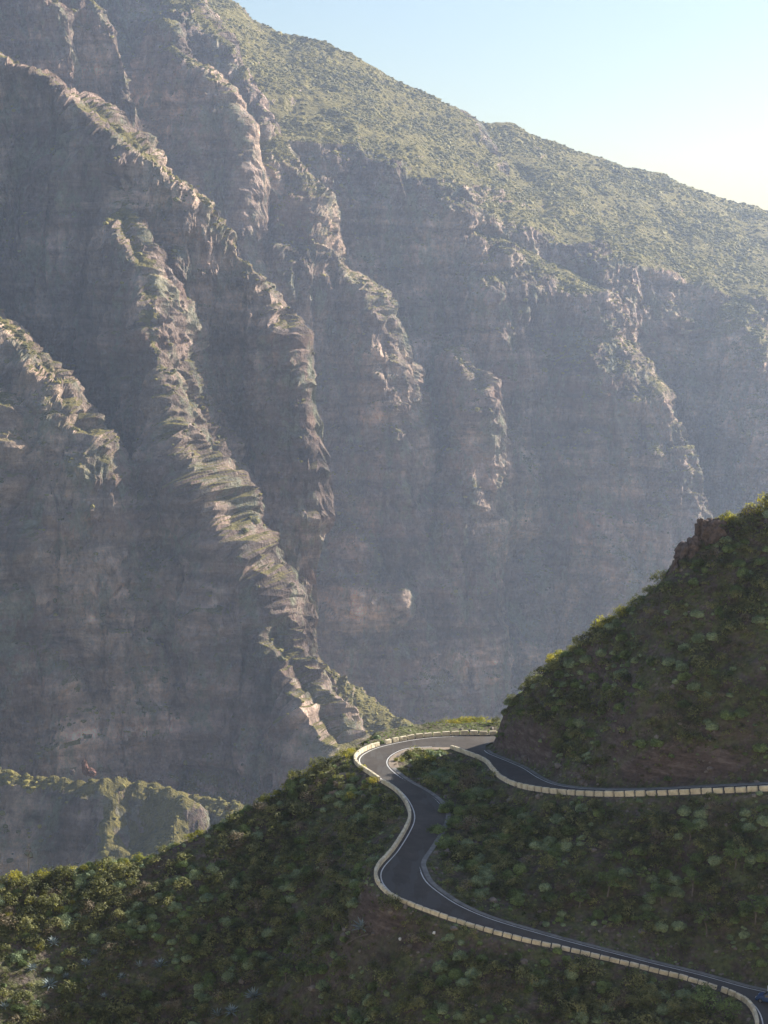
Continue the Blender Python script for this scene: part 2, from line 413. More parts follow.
def build_mountain():
    tpx = np.concatenate([np.arange(-330, -30, 9.0), np.arange(-30, 800, 1.0), np.arange(800, 1400, 9.0)])
    t = ((tpx - 384) / F).astype(np.float32)
    ys = np.concatenate([np.arange(470, 1560, 2.2), np.arange(1560, 2000, 12.0)]).astype(np.float32)
    # coarse height on every second column, then interpolated
    ct = t[::3] if (len(t) - 1) % 3 == 0 else np.append(t[::3], t[-1])
    T, YY = np.meshgrid(ct, ys)                        # rows: distance
    Zc = mountain_height(T * YY, YY)
    Z = np.empty((len(ys), len(t)), np.float32)
    for i in range(len(ys)): Z[i] = np.interp(t, ct, Zc[i])
    # resample every column by arc length so cliffs are as finely meshed as slopes
    dz = np.abs(np.diff(Z, axis=0)); dy = np.diff(ys)[:, None] * np.ones_like(dz)
    up = np.diff(Z, axis=0) > 0
    ds = np.sqrt(dz ** 2 + dy ** 2) * np.where(up, 1.0, 0.35)
    ds = np.where(ys[:-1, None] > 1540, ds * 0.25, ds)
    k = np.hanning(93)[1:-1]; k /= k.sum()
    pad = np.pad(ds, ((0, 0), (45, 45)), mode='edge')
    nc_ = ds.shape[1]
    ds = sum(k[i] * pad[:, i:i + nc_] for i in range(91))
    S = np.vstack([np.zeros((1, len(t))), np.cumsum(ds, 0)])
    N = 1050
    Yn = np.empty((N, len(t)), np.float32); Zn = np.empty_like(Yn)
    q = np.linspace(0, 1, N)
    for j in range(len(t)):
        s = S[:, j] / S[-1, j]
        Yn[:, j] = np.interp(q, s, ys); Zn[:, j] = np.interp(Yn[:, j], ys, Z[:, j])
    Xn = Yn * t[None, :]
    Pn = np.stack([Xn, Yn, Zn], -1)
    def normals(Pn):
        gr, gc = np.gradient(Pn, axis=0), np.gradient(Pn, axis=1)
        n = np.cross(gc, gr); n /= (np.linalg.norm(n, axis=-1, keepdims=True) + 1e-6)
        return n
    n = normals(Pn)
    for _ in range(4):
        n = (n + np.roll(n, 1, 0) + np.roll(n, -1, 0) + np.roll(n, 1, 1) + np.roll(n, -1, 1)); n /= np.linalg.norm(n, axis=-1, keepdims=True)
    steep = smooth01((0.80 - n[..., 2]) / 0.25)
    X, Y, Z3 = Pn[..., 0], Pn[..., 1], Pn[..., 2]
    wob = 1.1 * fbm(X / 70, Y / 70, Z3 / 70, 3)
    gs = 0.16 + 0.84 * steep
    big = smooth01(0.5 + 1.3 * fbm(X / 120, Y / 120, Z3 / 120 + 4, 2))
    d = 11.0 * fbm(X / 62, Y / 62, Z3 / 170, 1) * steep + 2.6 * ridged(X / 34 + 0.4 * wob, Y / 90, 0 * X, 2) * (1 - steep) * smooth01((Y - 1000) / 60) + 6.0 * ridged(X / 48 + wob, Y / 60, Z3 / 170 + wob, 2, 0.55) * gs
    d += 7.0 * (ridged(X / 115 + 0.5 * wob, Y / 115, Z3 / 330 + 0.6 * wob, 1) - 0.4) * steep
    d += (1.2 + 2.4 * big) * ridged(X / 19 + 2 * wob, Y / 21, Z3 / 60 + 1.5 * wob, 3, 0.62) * gs
    d += 2.2 * fbm(X / 13, Y / 13, Z3 / 17 + wob, 5, 0.72) * gs
    d += 1.5 * gs * blocks(X / 19, Y / 19, Z3 / 40) + 1.3 * gs * blocks(X / 7, Y / 7, Z3 / 12) + 0.8 * gs * blocks(X / 3, Y / 3, Z3 / 6)
    blk = perlin(X / 9 + wob, Y / 9, Z3 / 24) + 0.5 * perlin(X / 4, Y / 4, Z3 / 9)
    d += 1.2 * steep * np.sign(blk) * np.abs(blk) ** 0.5
    d += 1.4 * steep * ridged(X / 5 + wob, Y / 5, Z3 / 7, 2, 0.65)
    zz = Z3 + 9 * perlin(X / 90, Y / 90, Z3 / 300) + 0.04 * X + 3 * perlin(X / 22, Y / 22, Z3 / 22)
    st = perlin(X / 160, Y / 160, zz / 17) + 0.6 * perlin(X / 60, Y / 60, zz / 5.1)
    d += steep * (0.7 * np.clip(st, -0.5, 0.6) + 0.35 * np.sign(st) * np.abs(st) ** 0.4)
    edge = np.minimum(1, (Y - 470) / 60) * (0.35 + 0.65 * smooth01((Y - 575) / 50))
    n[..., 2] *= np.where(steep > 0.5, 0.6, 1.0)
    Pn = Pn + n * (d * edge)[..., None]
    Pn = Pn * MK
    me = np_mesh('mountain', Pn.reshape(-1, 3), grid_faces(N, len(t)), M['mountain'], False)
    at_ = me.attributes.new('soil', 'FLOAT', 'POINT'); at_.data.foreach_set('value', (1 - steep).astype(np.float32).ravel())
    o = link('mountain', me)
    tag(o, kind='structure')
    return Pn, normals(Pn)
MP, MN = build_mountain()

# distant scrub on the mountain's gentler ground
def blob(seed, rough=0.25):
    r = random.Random(seed)
    import bmesh
    bm = bmesh.new(); bmesh.ops.create_icosphere(bm, subdivisions=1, radius=1)
    v = np.array([list(x.co) for x in bm.verts]); f = np.array([[q.index for q in p.verts] for p in bm.faces]); bm.free()
    v *= np.array([1 + r.uniform(-rough, rough) for _ in range(len(v))])[:, None]
    v[:, 2] *= 0.75
    return v, f
def cushion(seed, lumps=16, sub=3):
    """dense cauliflower-like body of a cushion bush, unit radius"""
    import bmesh
    r = np.random.default_rng(seed)
    bm = bmesh.new(); bmesh.ops.create_icosphere(bm, subdivisions=sub, radius=1)
    v = np.array([list(x.co) for x in bm.verts]); f = np.array([[q.index for q in p.verts] for p in bm.faces]); bm.free()
    c = r.normal(size=(lumps, 3)); c[:, 2] = np.abs(c[:, 2]) * 0.8 + 0.05; c /= np.linalg.norm(c, axis=1)[:, None]
    rad = r.uniform(0.28, 0.46, lumps)
    best = np.full(len(v), 0.42)
    for ci, ri in zip(c * 0.58, rad):
        b = (v * ci).sum(1); disc = b * b - ((ci ** 2).sum() - ri * ri)
        t = np.where(disc > 0, b + np.sqrt(np.maximum(disc, 0)), 0); best = np.maximum(best, t)
    best *= 0.9 * r.uniform(0.84, 1.14, len(v))
    v = v * best[:, None]; v[:, 2] = np.maximum(v[:, 2] * 0.95, -0.15) + 0.10
    return v, f
def with_body(seed, a, sub=3):
    v, f = cushion(seed, sub=sub)
    return np.vstack([v, a[0]]), np.vstack([f, a[1] + len(v)])
def leafy(seed, n, leaf, shape='dome', core=False, clumps=9):
    """leaf-clump shrub of unit radius, quads only"""
    r = np.random.default_rng(seed)
    V, Fc = [], []
    if core:
        v, f = blob(seed)
        v = v * np.array([0.50, 0.50, 0.48]) + np.array([0, 0, 0.18])
        V.append(v); Fc.append(np.c_[f, f[:, 2]] if False else f)
    cc = r.normal(size=(clumps, 3)); cc[:, 2] = np.abs(cc[:, 2]) * (0.9 if shape == 'dome' else 1.3)
    cc /= np.linalg.norm(cc, axis=1)[:, None]
    cc *= np.array([0.62, 0.62, 0.55])
    cr = r.uniform(0.30, 0.50, clumps)
    ci = r.integers(0, clumps, n)
    d = r.normal(size=(n, 3)); d /= np.linalg.norm(d, axis=1)[:, None]; d[:, 2] = np.where(d[:, 2] < -0.3, -d[:, 2], d[:, 2])
    c = cc[ci] + d * (cr[ci] * r.uniform(0.75, 1.15, n))[:, None] + np.array([0, 0, 0.22])
    nor = d + r.normal(size=(n, 3)) * 0.33 + np.array([0, 0, 0.45]); nor /= np.linalg.norm(nor, axis=1)[:, None]
    a = np.cross(nor, r.normal(size=(n, 3))); a /= np.linalg.norm(a, axis=1)[:, None]
    b = np.cross(nor, a)
    s = leaf * r.uniform(0.6, 1.4, n)[:, None]
    q = np.stack([c - a * s, c - b * s * 0.55, c + a * s, c + b * s * 0.55], 1)     # leaf-shaped diamonds
    base = sum(len(x) for x in V)
    tri = []
    idx = base + np.arange(n * 4).reshape(n, 4)
    tri.append(idx[:, [0, 1, 2]]); tri.append(idx[:, [0, 2, 3]])
    V.append(q.reshape(-1, 3)); Fc += tri
    return np.vstack(V), np.vstack(Fc)
def scatter_mesh(name, variants, pts, sizes, mat, seed=1, squash=(0.8, 1.1), smooth=False):
    r = np.random.default_rng(seed)
    vi = r.integers(0, len(variants), len(pts)); ang = r.uniform(0, 6.283, len(pts)); sq = r.uniform(squash[0], squash[1], len(pts))
    Vs, Fs, base = [], [], 0
    for k, (v, f) in enumerate(variants):
        I = np.where(vi == k)[0]
        if not len(I): continue
        ca, sa = np.cos(ang[I])[:, None], np.sin(ang[I])[:, None]
        x = v[None, :, 0] * ca - v[None, :, 1] * sa; y = v[None, :, 0] * sa + v[None, :, 1] * ca
        z = v[None, :, 2] * sq[I][:, None]
        A = np.stack([x, y, z + 0 * x], -1) * sizes[I][:, None, None] + pts[I][:, None, :]
        Ff = f[None] + (base + np.arange(len(I)) * len(v))[:, None, None]
        base += len(I) * len(v)
        Vs.append(A.reshape(-1, 3)); Fs.append(Ff.reshape(-1, 3))
    me = np_mesh(name, np.vstack(Vs), np.vstack(Fs), mat, smooth)
    return link(name, me)

def far_scrub():
    r = np.random.default_rng(21)
    n = 45000
    i = r.integers(2, MP.shape[0] - 2, n * 8); j = r.integers(40, 860, n * 8)
    p = MP[i, j]; nn = MN[i, j]
    px, py, dep = proj(p)
    dens = smooth01((nn[:, 2] - 0.50) / 0.30) * (0.12 + 0.88 * smooth01(0.5 + 2.2 * fbm(p[:, 0] / 110, p[:, 1] / 110, p[:, 2] / 110, 3)))
    back = (nn * p).sum(1) < 0
    ok = (r.uniform(size=len(p)) < dens) & (px > -20) & (px < 790) & (py < 900) & (py > -30) & back
    p = p[ok][:n]; dep = dep[ok][:n]
    s = MK / 1.9 * np.clip(r.lognormal(0.0, 0.45, len(p)), 0.5, 2.8) * (0.4 + 0.6 * dep / 2500)
    o = scatter_mesh('distant_scrub', [blob(k, 0.35) for k in range(5)], p - np.array([0, 0, 0.2]), s, M['far_leaf'], 5)
    tag(o, 'olive green scrub dotting the gentler slopes and ledges of the hazy mountain', 'scrub', kind='stuff')
far_scrub()

# ------------------------------------------------------------------ road edges (pixel x, pixel y, height) -> world
def poly(pts, sub=6):
    """Catmull-Rom through the unprojected points, resampled about every 0.8 m"""
    Wp = np.array([Wz(*p) for p in pts])
    out = []
    for i in range(len(Wp) - 1):
        p0, p1, p2, p3 = Wp[max(i - 1, 0)], Wp[i], Wp[i + 1], Wp[min(i + 2, len(Wp) - 1)]
        for k in range(sub):
            t = k / sub
            out.append(0.5 * ((2 * p1) + (-p0 + p2) * t + (2 * p0 - 5 * p1 + 4 * p2 - p3) * t * t + (-p0 + 3 * p1 - 3 * p2 + p3) * t ** 3))
    out.append(Wp[-1])
    return resample(np.array(out), 0.8)
def resample(p, step):
    s = np.r_[0, np.cumsum(np.linalg.norm(np.diff(p[:, :2], axis=0), axis=1))]
    q = np.linspace(0, s[-1], max(2, int(round(s[-1] / step)) + 1))
    return np.stack([np.interp(q, s, p[:, k]) for k in range(3)], 1)
def offset(p, d):
    """shift a polyline sideways: positive to the left of its direction"""
    t = np.gradient(p[:, :2], axis=0)
    k = np.array([0.25, 0.5, 0.25])
    for _ in range(3):
        tp = np.pad(t, ((1, 1), (0, 0)), mode='edge'); t = k[0] * tp[:-2] + k[1] * tp[1:-1] + k[2] * tp[2:]
    t /= np.linalg.norm(t, axis=1)[:, None]
    q = p.copy(); q[:, 0] += -t[:, 1] * d; q[:, 1] += t[:, 0] * d
    return q

# valley edge of the lower road, from the platform round the bend to the lower right
OUT = poly([(520, 735, -90.0), (491, 735.5, -90.0), (460, 735.5, -90.0), (418.5, 738.5, -90.0), (382, 745.6, -90.0), (364, 752.5, -90.0), (357, 759.5, -90.0), (361, 767, -90.1),
            (379.5, 779.5, -90.4), (398, 791.5, -90.8), (408, 804, -91.2), (412, 817, -91.6), (408, 830, -92.0), (395, 851, -92.7), (381, 867, -93.2),
            (378, 877, -93.6), (383, 887.5, -93.9), (398, 899, -94.4), (434, 913.5, -95.2), (473, 926.6, -96.1), (521, 940, -97.2), (563, 949, -98.2),
            (605, 959, -99.1), (650, 970, -100.0), (700, 983, -100.9), (738, 997, -101.6), (754, 1009, -102.0), (760, 1028, -102.4), (758, 1060, -102.8)])
# hill edge of the lower road
INN = poly([(450, 747.5, -90.0), (430, 747.5, -90.0), (408, 749, -90.0), (394, 755, -90.0), (389, 762, -90.0), (393, 769.5, -90.2), (408, 781, -90.7), (426, 791, -91.1), (441, 803, -91.4), (446, 816, -91.9),
            (440, 832, -92.3), (430, 848, -92.8), (421.5, 861, -93.2), (422.5, 869.5, -93.5), (429, 882, -93.9), (445, 895, -94.5), (465, 907, -95.1), (497, 920, -96.1), (552, 936, -97.6),
            (605, 950, -98.7), (650, 961.5, -99.7), (699, 973.5, -100.6), (744, 986, -101.4), (790, 998, -102.0), (830, 1020, -102.4), (850, 1060, -102.8)])
# valley edge and hill edge of the upper road
UPN = poly([(450, 747.5, -90.0), (465, 753, -89.9), (486, 761.5, -89.5), (494, 770, -89.1), (503, 779, -88.6), (520, 787, -87.9), (545, 792, -87.0), (580, 795, -86.0), (622.5, 796, -84.8), (697.5, 793.5, -82.8), (768, 790.5, -81.0), (850, 785, -79.0)])
UPF = poly([(510, 738, -89.8), (491, 743, -89.8), (485.5, 746.5, -89.7), (489, 752.5, -89.5), (508, 760.5, -89.0), (525, 768, -88.4), (540, 777.5, -87.6), (558, 784.5, -86.8), (590, 788.5, -85.8), (640, 789, -84.4), (697.5, 786.5, -82.8), (768, 783, -81.0), (850, 777, -79.0)])
ROAD = np.vstack([OUT[::-1], UPF, UPN[::-1], INN[1:]])          # one closed outline

def road_mesh():
    v2 = [Vector((p[0], p[1])) for p in ROAD]
    vo, eo, fo, ov, oe, of = delaunay_2d_cdt(v2, [], [list(range(len(v2)))], 1, 1e-4)
    pts = np.array([[v.x, v.y] for v in vo])
    z = np.empty(len(pts))
    for i, q in enumerate(pts):
        z[i] = ROAD[np.argmin(((ROAD[:, :2] - q) ** 2).sum(1)), 2]
    f = [t for t in fo if len(t) == 3]
    o = link('road', np_mesh('road', np.c_[pts, z], np.array(f), M['asphalt'], False))
    tag(o, kind='structure')
road_mesh()

# ------------------------------------------------------------------ near hillside
def rbf_fit(C):
    n = len(C)
    xy = C[:, :2] / 50.0
    r2 = ((xy[:, None] - xy[None]) ** 2).sum(-1)
    K = 0.5 * r2 * np.log(r2 + 1e-12) + np.eye(n) * 2e-3
    Pm = np.c_[np.ones(n), xy]
    A = np.block([[K, Pm], [Pm.T, np.zeros((3, 3))]])
    s = np.linalg.solve(A, np.r_[C[:, 2], np.zeros(3)])
    return xy, s[:n], s[n:]
crest_l = rp((-120, 905, 296), (-60, 893, 300), (0, 885, 304), (40, 881, 306), (100, 868, 309), (150, 857, 311), (190, 842, 313), (250, 812, 318), (300, 780, 323), (335, 762, 326), (352, 755, 328))
ctrl = [crest_l, OUT[::7], INN[::7], UPN[::7],
        rp((0, 945, 293), (0, 1024, 279), (0, 1090, 270), (100, 935, 296), (100, 1024, 281), (200, 905, 298), (200, 960, 288), (200, 1030, 276), (200, 1090, 266),
           (300, 850, 306), (300, 930, 287), (300, 1024, 267), (300, 1090, 257), (375, 950, 264), (375, 1024, 252), (375, 1090, 244), (430, 960, 256.5), (500, 975, 252.5), (500, 1030, 243),
           (600, 1000, 249), (600, 1040, 242), (690, 1010, 245.5), (700, 1060, 238), (760, 1060, 240), (-110, 960, 287), (-110, 1060, 268), (350, 850, 295), (345, 800, 314)),
        # ground between the two roads
        rp((450, 772, 324), (470, 800, 305), (520, 850, 282), (500, 810, 299), (600, 870, 271), (650, 870, 271), (760, 880, 263), (860, 880, 255))]
CT = np.vstack(ctrl)
keep = [0]
for i in range(1, len(CT)):
    if np.min(((CT[keep][:, :2] - CT[i, :2]) ** 2).sum(1)) > 4.0: keep.append(i)
CT = CT[keep]
RX, RWt, RL = rbf_fit(CT)
# crest line behind which the ground falls to the gorge
cl = np.vstack([crest_l, OUT[OUT[:, 1] > 335][::-1][:0], rp((372, 747, 340))])
hp = OUT[:60]
hp = hp[np.argsort(hp[:, 0])]
hill_crest = np.vstack([rp((497, 712, 339), (505, 700, 338), (522, 690, 335), (545, 676, 331), (565, 663, 328), (592, 640, 325), (615, 625, 323), (640, 612, 322), (664, 598, 320), (672, 578, 319), (684, 556, 319), (700, 537, 319), (722, 524, 319), (745, 513, 319),
                (768, 503, 319), (830, 470, 321), (900, 430, 325)), [[105, 332, -24], [135, 345, -6], [170, 360, 12]]])  # last points: unseen rise of the crest, shaped to shade the hill face
cx = np.r_[crest_l[:, 0], P(372, 747, 340)[0], P(395, 741, 346)[0], P(430, 737, 350)[0], P(470, 736, 350)[0], P(497, 735, 350)[0], 100]
cy = np.r_[crest_l[:, 1] + 0.5, 343, 348, 351.5, 352, 352, 352]

hc = densify(hill_crest, 2.0)
def _inpoly(x, y):
    c = np.zeros(x.shape, bool)
    a = ROAD[:, :2]; b = np.roll(a, -1, 0)
    for (x1, y1), (x2, y2) in zip(a, b):
        if y1 == y2: continue
        m = ((y1 > y) != (y2 > y)) & (x < (x2 - x1) * (y - y1) / (y2 - y1) + x1)
        c ^= m
    return c
def near_height(X, Y):
    shp = X.shape
    x, y = X.ravel(), Y.ravel()
    yc = np.interp(x, cx, cy)
    ye = np.minimum(y, yc)
    z = np.full(x.shape, RL[0]) + RL[1] * x / 50 + RL[2] * ye / 50
    for (a, b), wt in zip(RX, RWt):
        r2 = (x / 50 - a) ** 2 + (ye / 50 - b) ** 2
        z += wt * 0.5 * r2 * np.log(r2 + 1e-12)
    z -= np.maximum(0, y - yc) * 0.95
    # low ground relief
    rel = 0.9 * fbm(x / 9, y / 9, 0 * x + 2, 3) + 0.35 * fbm(x / 2.5, y / 2.5, 0 * x + 5, 2)
    # the hill above the upper road
    hz = np.full(x.shape, -1e9)
    wx = 1.6 * perlin(x / 8, y / 8, 0 * x + 1.5); wy = 1.6 * perlin(x / 7, y / 7, 0 * x + 6.5)
    for q in hc:
        dx = x + wx - q[0]; dy = y + wy - q[1]
        dx = np.where(dx > 0, dx * 0.5, dx * 1.5)
        ky = 0.92
        d = np.sqrt((dx / 1.0) ** 2 + np.where(dy > 0, dy * 1.1, dy) ** 2)
        hz = np.maximum(hz, q[2] - ky * d)
    hill = hz > z
    relh = 1.5 * ridged(x / 14, y / 22, 0 * x + 2, 2) + 0.8 * fbm(x / 5, y / 5, 0 * x + 9, 3)
    relh += np.where(hz - z < 9, 1.0, 0.35) * 0.6 * ridged(x / 3.2, y / 3.2, 0 * x + 4, 3)
    z = np.where(hill, hz + relh * smooth01((hz - z) / 4), z + rel)
    # road bench
    dmin = np.full(x.shape, 1e9); ze = np.zeros(x.shape)
    near = (x > -12) & (y > 225)
    xi, yi = x[near], y[near]
    dm = np.full(xi.shape, 1e9); zi = np.zeros(xi.shape); wsum = np.zeros(xi.shape); zs = np.zeros(xi.shape)
    for q in ROAD[::2]:
        d2 = (xi - q[0]) ** 2 + (yi - q[1]) ** 2
        m = d2 < dm; dm = np.where(m, d2, dm); zi = np.where(m, q[2], zi)
        wq = 1 / (d2 + 0.5) ** 2; wsum += wq; zs += wq * q[2]
    zi = np.where(dm < 4, zs / wsum, zi)
    dmin[near] = np.sqrt(dm); ze[near] = zi
    ins = np.zeros(x.shape, bool); ins[near] = _inpoly(xi, yi)
    up = z > ze
    bl = np.where(up, 2.6, 1.9)
    k = smooth01((dmin - np.where(up, 0.7, 1.0)) / bl)
    zo = (ze - 0.06) * (1 - k) + z * k
    z = np.where(ins, ze - 0.5 - 0 * ze, np.where(near, zo, z))
    # slight rock relief on steep banks
    return z.reshape(shp), ins.reshape(shp), dmin.reshape(shp), (hill & ~ins).reshape(shp)

GX = np.arange(-75, 170, 0.6); GY = np.arange(222, 400, 0.6)
XX, YY = np.meshgrid(GX, GY)
ZZ, INS, DR, HILL = near_height(XX, YY)
NP_ = np.stack([XX, YY, ZZ], -1)
o = link('hillside', np_mesh('hillside', NP_.reshape(-1, 3), grid_faces(len(GY), len(GX)), M['slope']))
tag(o, kind='structure')
def ground(x, y):
    i = np.clip((np.asarray(x) - GX[0]) / 0.6, 0, len(GX) - 1.001); j = np.clip((np.asarray(y) - GY[0]) / 0.6, 0, len(GY) - 1.001)
    i0 = i.astype(int); j0 = j.astype(int); a = i - i0; b = j - j0
    return (ZZ[j0, i0] * (1 - a) * (1 - b) + ZZ[j0, i0 + 1] * a * (1 - b) + ZZ[j0 + 1, i0] * (1 - a) * b + ZZ[j0 + 1, i0 + 1] * a * b)
def hit(px, py, y0=226, y1=398):
    """where the line of sight through a pixel meets the near hillside"""
    ys = np.arange(y0, y1, 0.25)
    d = P(px, py, 1.0)
    g = ground(d[0] * ys, ys)
    m = np.where(g > d[2] * ys)[0]
    if not len(m): return None
    y = ys[m[0]]
    return np.array([d[0] * y, y, g[m[0]]])

# gorge floor and the slope below the viewpoint, one coarse sheet under everything
def valley():
    xs = np.linspace(-3600, 3600, 241); ys = np.linspace(-500, 5740, 209)
    X, Y = np.meshgrid(xs, ys)
    z = np.maximum(-1.8 - 0.72 * np.maximum(Y - 1.5, 0), -172.0)
    z = np.where(Y > 240, np.maximum(-172 - 0.9 * (Y - 240), -335 * MK - 5), z)
    z = z - 3 * np.abs(perlin(X / 120, Y / 120, 0 * X))
    z = np.where(Y < 0, -170.0, z)
    z = np.where(Y < 260, z - 12, z)
    link('valley_floor', np_mesh('valley_floor', np.stack([X, Y, z], -1).reshape(-1, 3), grid_faces(len(ys), len(xs)), M['slope']))['kind'] = 'structure'
valley()
# unseen slope under and behind the camera, added to bounce sun onto near slopes
def bounce_side():
    xs = np.linspace(-900, 900, 226); ys = np.linspace(-480, 236, 150)
    X, Y = np.meshgrid(xs, ys)
    z = np.where(Y > 2, np.maximum(-2.0 - 0.74 * (Y - 2), -176.0), -2.0 + 0.95 * np.maximum(-Y - 3, 0))
    z = np.minimum(z, 250 + 0.12 * Y) + np.minimum(1, np.hypot(X, Y) / 60) * (9 * ridged(X / 90, Y / 140, 0 * X + 3, 3) - 14)
    z = np.maximum(z, -183)
    z = np.where(np.hypot(X, Y) < 14, np.minimum(z, -2.0), z)
    o = link('bounce_hillside', np_mesh('bounce_hillside', np.stack([X, Y, z], -1).reshape(-1, 3), grid_faces(len(ys), len(xs)), M['scree'])); o['kind'] = 'structure'
bounce_side()

# ------------------------------------------------------------------ markings, gutters, shoulders
def ribbon(name, p, o1, o2, dz, mat, kind='structure', th=0.0):
    a, b = offset(p, o1), offset(p, o2)
    n = len(p)
    V = np.empty((n * 2, 3)); V[0::2] = a; V[1::2] = b; V[:, 2] += dz
    f = np.array([[2 * i, 2 * i + 1, 2 * i + 3, 2 * i + 2] for i in range(n - 1)])
    if th:
        W = V.copy(); W[:, 2] -= th
        m = 2 * n
        g = [[2 * i, 2 * i + 2, m + 2 * i + 2, m + 2 * i] for i in range(n - 1)] + [[2 * i + 1, 2 * i + 3, m + 2 * i + 3, m + 2 * i + 1] for i in range(n - 1)]
        V = np.vstack([V, W]); f = np.vstack([f, np.array(g)])
    o = link(name, np_mesh(name, V, f, mat, False)); tag(o, kind=kind)
    return o
# OUT runs platform -> bend -> lower right with the valley on its right; road on its left
ribbon('road_marking', OUT[8:], 0.35, 0.53, 0.012, M['paint'])
ribbon('road_marking', INN[4:], -0.30, -0.47, 0.012, M['paint'])
ribbon('road_marking', UPF[14:], -0.30, -0.47, 0.012, M['paint'])
ribbon('road_marking', UPN[4:], 0.35, 0.50, 0.012, M['paint'])
ribbon('gutter', INN[26:], 0.0, 0.75, 0.03, M['concrete'], th=0.3)
ribbon('gutter', UPF[14:], 0.0, 0.65, 0.03, M['concrete'], th=0.3)
ribbon('shoulder', INN[:27], -0.1, 1.5, 0.016, M['dirt'], th=0.3)

# ------------------------------------------------------------------ guard blocks
def stone_block(seed, L, Wd, H):
    import bmesh
    r = random.Random(seed)
    bm = bmesh.new(); bmesh.ops.create_cube(bm, size=1)
    for v in bm.verts:
        v.co = Vector((v.co.x * L, v.co.y * Wd, (v.co.z + 0.5) * H))
        if v.co.z > 0.1: v.co.x *= 0.965; v.co.y *= 0.90
    bmesh.ops.subdivide_edges(bm, edges=bm.edges[:], cuts=2, use_grid_fill=True)
    for v in bm.verts: v.co += Vector((r.uniform(-.02, .02), r.uniform(-.02, .02), r.uniform(-.02, .025) if v.co.z > 0.1 else 0))
    bmesh.ops.bevel(bm, geom=[e for e in bm.edges if e.calc_face_angle(0) > 1.0], offset=0.04, segments=1, affect='EDGES')
    me = bpy.data.meshes.new('guard_block'); bm.to_mesh(me); bm.free()
    me.materials.append(M['block'])
    return me
def row_of_blocks(p, off, pitch, L, H, label, group, seed, sink=0.08):
    q = offset(p, off)
    s = np.r_[0, np.cumsum(np.linalg.norm(np.diff(q[:, :2], axis=0), axis=1))]
    protos = [stone_block(seed + k, L, 0.5, H) for k in range(4)]
    x = 0.5 * pitch; n = 0
    while x < s[-1]:
        c = [np.interp(x, s, q[:, k]) for k in range(3)]
        d = [np.interp(min(x + 0.4, s[-1]), s, q[:, k]) - np.interp(max(x - 0.4, 0), s, q[:, k]) for k in range(3)]
        px, py, _ = proj(np.array([c]))
        if -10 < px[0] < 775 and py[0] < 1030:
            o = link('guard_block', random.choice(protos), loc=(c[0], c[1], c[2] - sink))
            o.rotation_euler = (0, -math.atan2(d[2], math.hypot(d[0], d[1])) , math.atan2(d[1], d[0]))
            o.rotation_euler.z += random.uniform(-.02, .02)
            o.scale = (random.uniform(.95, 1.03), 1, random.uniform(.93, 1.05))
            tag(o, label, 'guard block', group); n += 1
        x += pitch
    return n
def cut(p, a, b):
    px, py, _ = proj(p)
    return p[a:b]
pxo, pyo, _ = proj(OUT)
i_b0 = 3
i_b1 = int(np.argmin(np.abs(pxo - 382) + np.abs(pyo - 745.6)))         # platform row ends, bend row starts
i_b2 = int(np.argmin(np.abs(pxo - 385) + np.abs(pyo - 783)))           # shade line
i_b3 = int(np.argmin(np.abs(pxo - 383) + np.abs(pyo - 887)))
i_b4 = int(np.argmin(np.abs(pxo - 720) + np.abs(pyo - 990)))
nb = []
nb.append(row_of_blocks(OUT[i_b0:i_b1], -0.35, 1.75, 1.42, 0.85, 'cream stone guard block on the straight sunlit edge of the road beyond the bend', 'guard blocks along the far edge of the platform', 10))
nb.append(row_of_blocks(OUT[i_b1:i_b2], -0.35, 1.30, 1.20, 0.85, 'sunlit cream stone guard block curving round the outside of the hairpin bend', 'guard blocks round the hairpin bend', 20))
nb.append(row_of_blocks(OUT[i_b2:i_b3], -0.35, 1.20, 1.13, 0.78, 'shaded pale stone guard block in the S shaped row just below the sunlit bend', 'guard blocks down the S bend', 30))
nb.append(row_of_blocks(OUT[i_b3:i_b4], -0.35, 1.38, 1.27, 0.68, 'shaded pale stone guard block in the long straight row beside the lower road', 'guard blocks along the lower road', 40))
nb.append(row_of_blocks(OUT[i_b4:], -0.35, 1.15, 1.0, 0.85, 'pale stone guard block in the curved bottom right row beside the blue car', 'guard blocks at the bottom right bend', 50))
pxu, pyu, _ = proj(UPN)
i_u1 = int(np.argmin(np.abs(pxu - 520) + np.abs(pyu - 787)))
nb.append(row_of_blocks(UPN[1:i_u1], -0.35, 1.10, 1.02, 0.82, 'pale stone guard block in the curving row where the upper road begins', 'guard blocks down the start of the upper road', 60))
nb.append(row_of_blocks(UPN[i_u1:], -0.35, 1.75, 1.52, 0.95, 'cream stone guard block with dark gaps in the level row of the upper road', 'guard blocks along the upper road', 70))
print('guard blocks', nb)

def wall_run(name, p, o1, o2, top, depth, label, kind=None):
    a, b = offset(p, o1), offset(p, o2)
    n = len(p)
    V = np.vstack([a + [0, 0, top], b + [0, 0, top], b - [0, 0, depth], a - [0, 0, depth]])
    f = []
    for i in range(n - 1):
        f += [[i, i + 1, n + i + 1, n + i], [n + i, n + i + 1, 2 * n + i + 1, 2 * n + i], [3 * n + i, 3 * n + i + 1, i + 1, i]]
    f += [[0, n, 2 * n, 3 * n], [n - 1, 4 * n - 1, 3 * n - 1, 2 * n - 1]]
    o = link(name, np_mesh(name, V, np.array(f), M['masonry'], False)); tag(o, label, 'retaining wall')
    return o
wall_run('retaining_wall', UPN[1:], -0.02, -0.75, 0.03, 2.6, 'dark masonry retaining wall carrying the guard blocks of the upper road')
wall_run('retaining_wall', OUT[3:], -0.02, -0.72, 0.03, 1.5, 'dark masonry retaining wall under the guard blocks on the valley edge of the lower road')

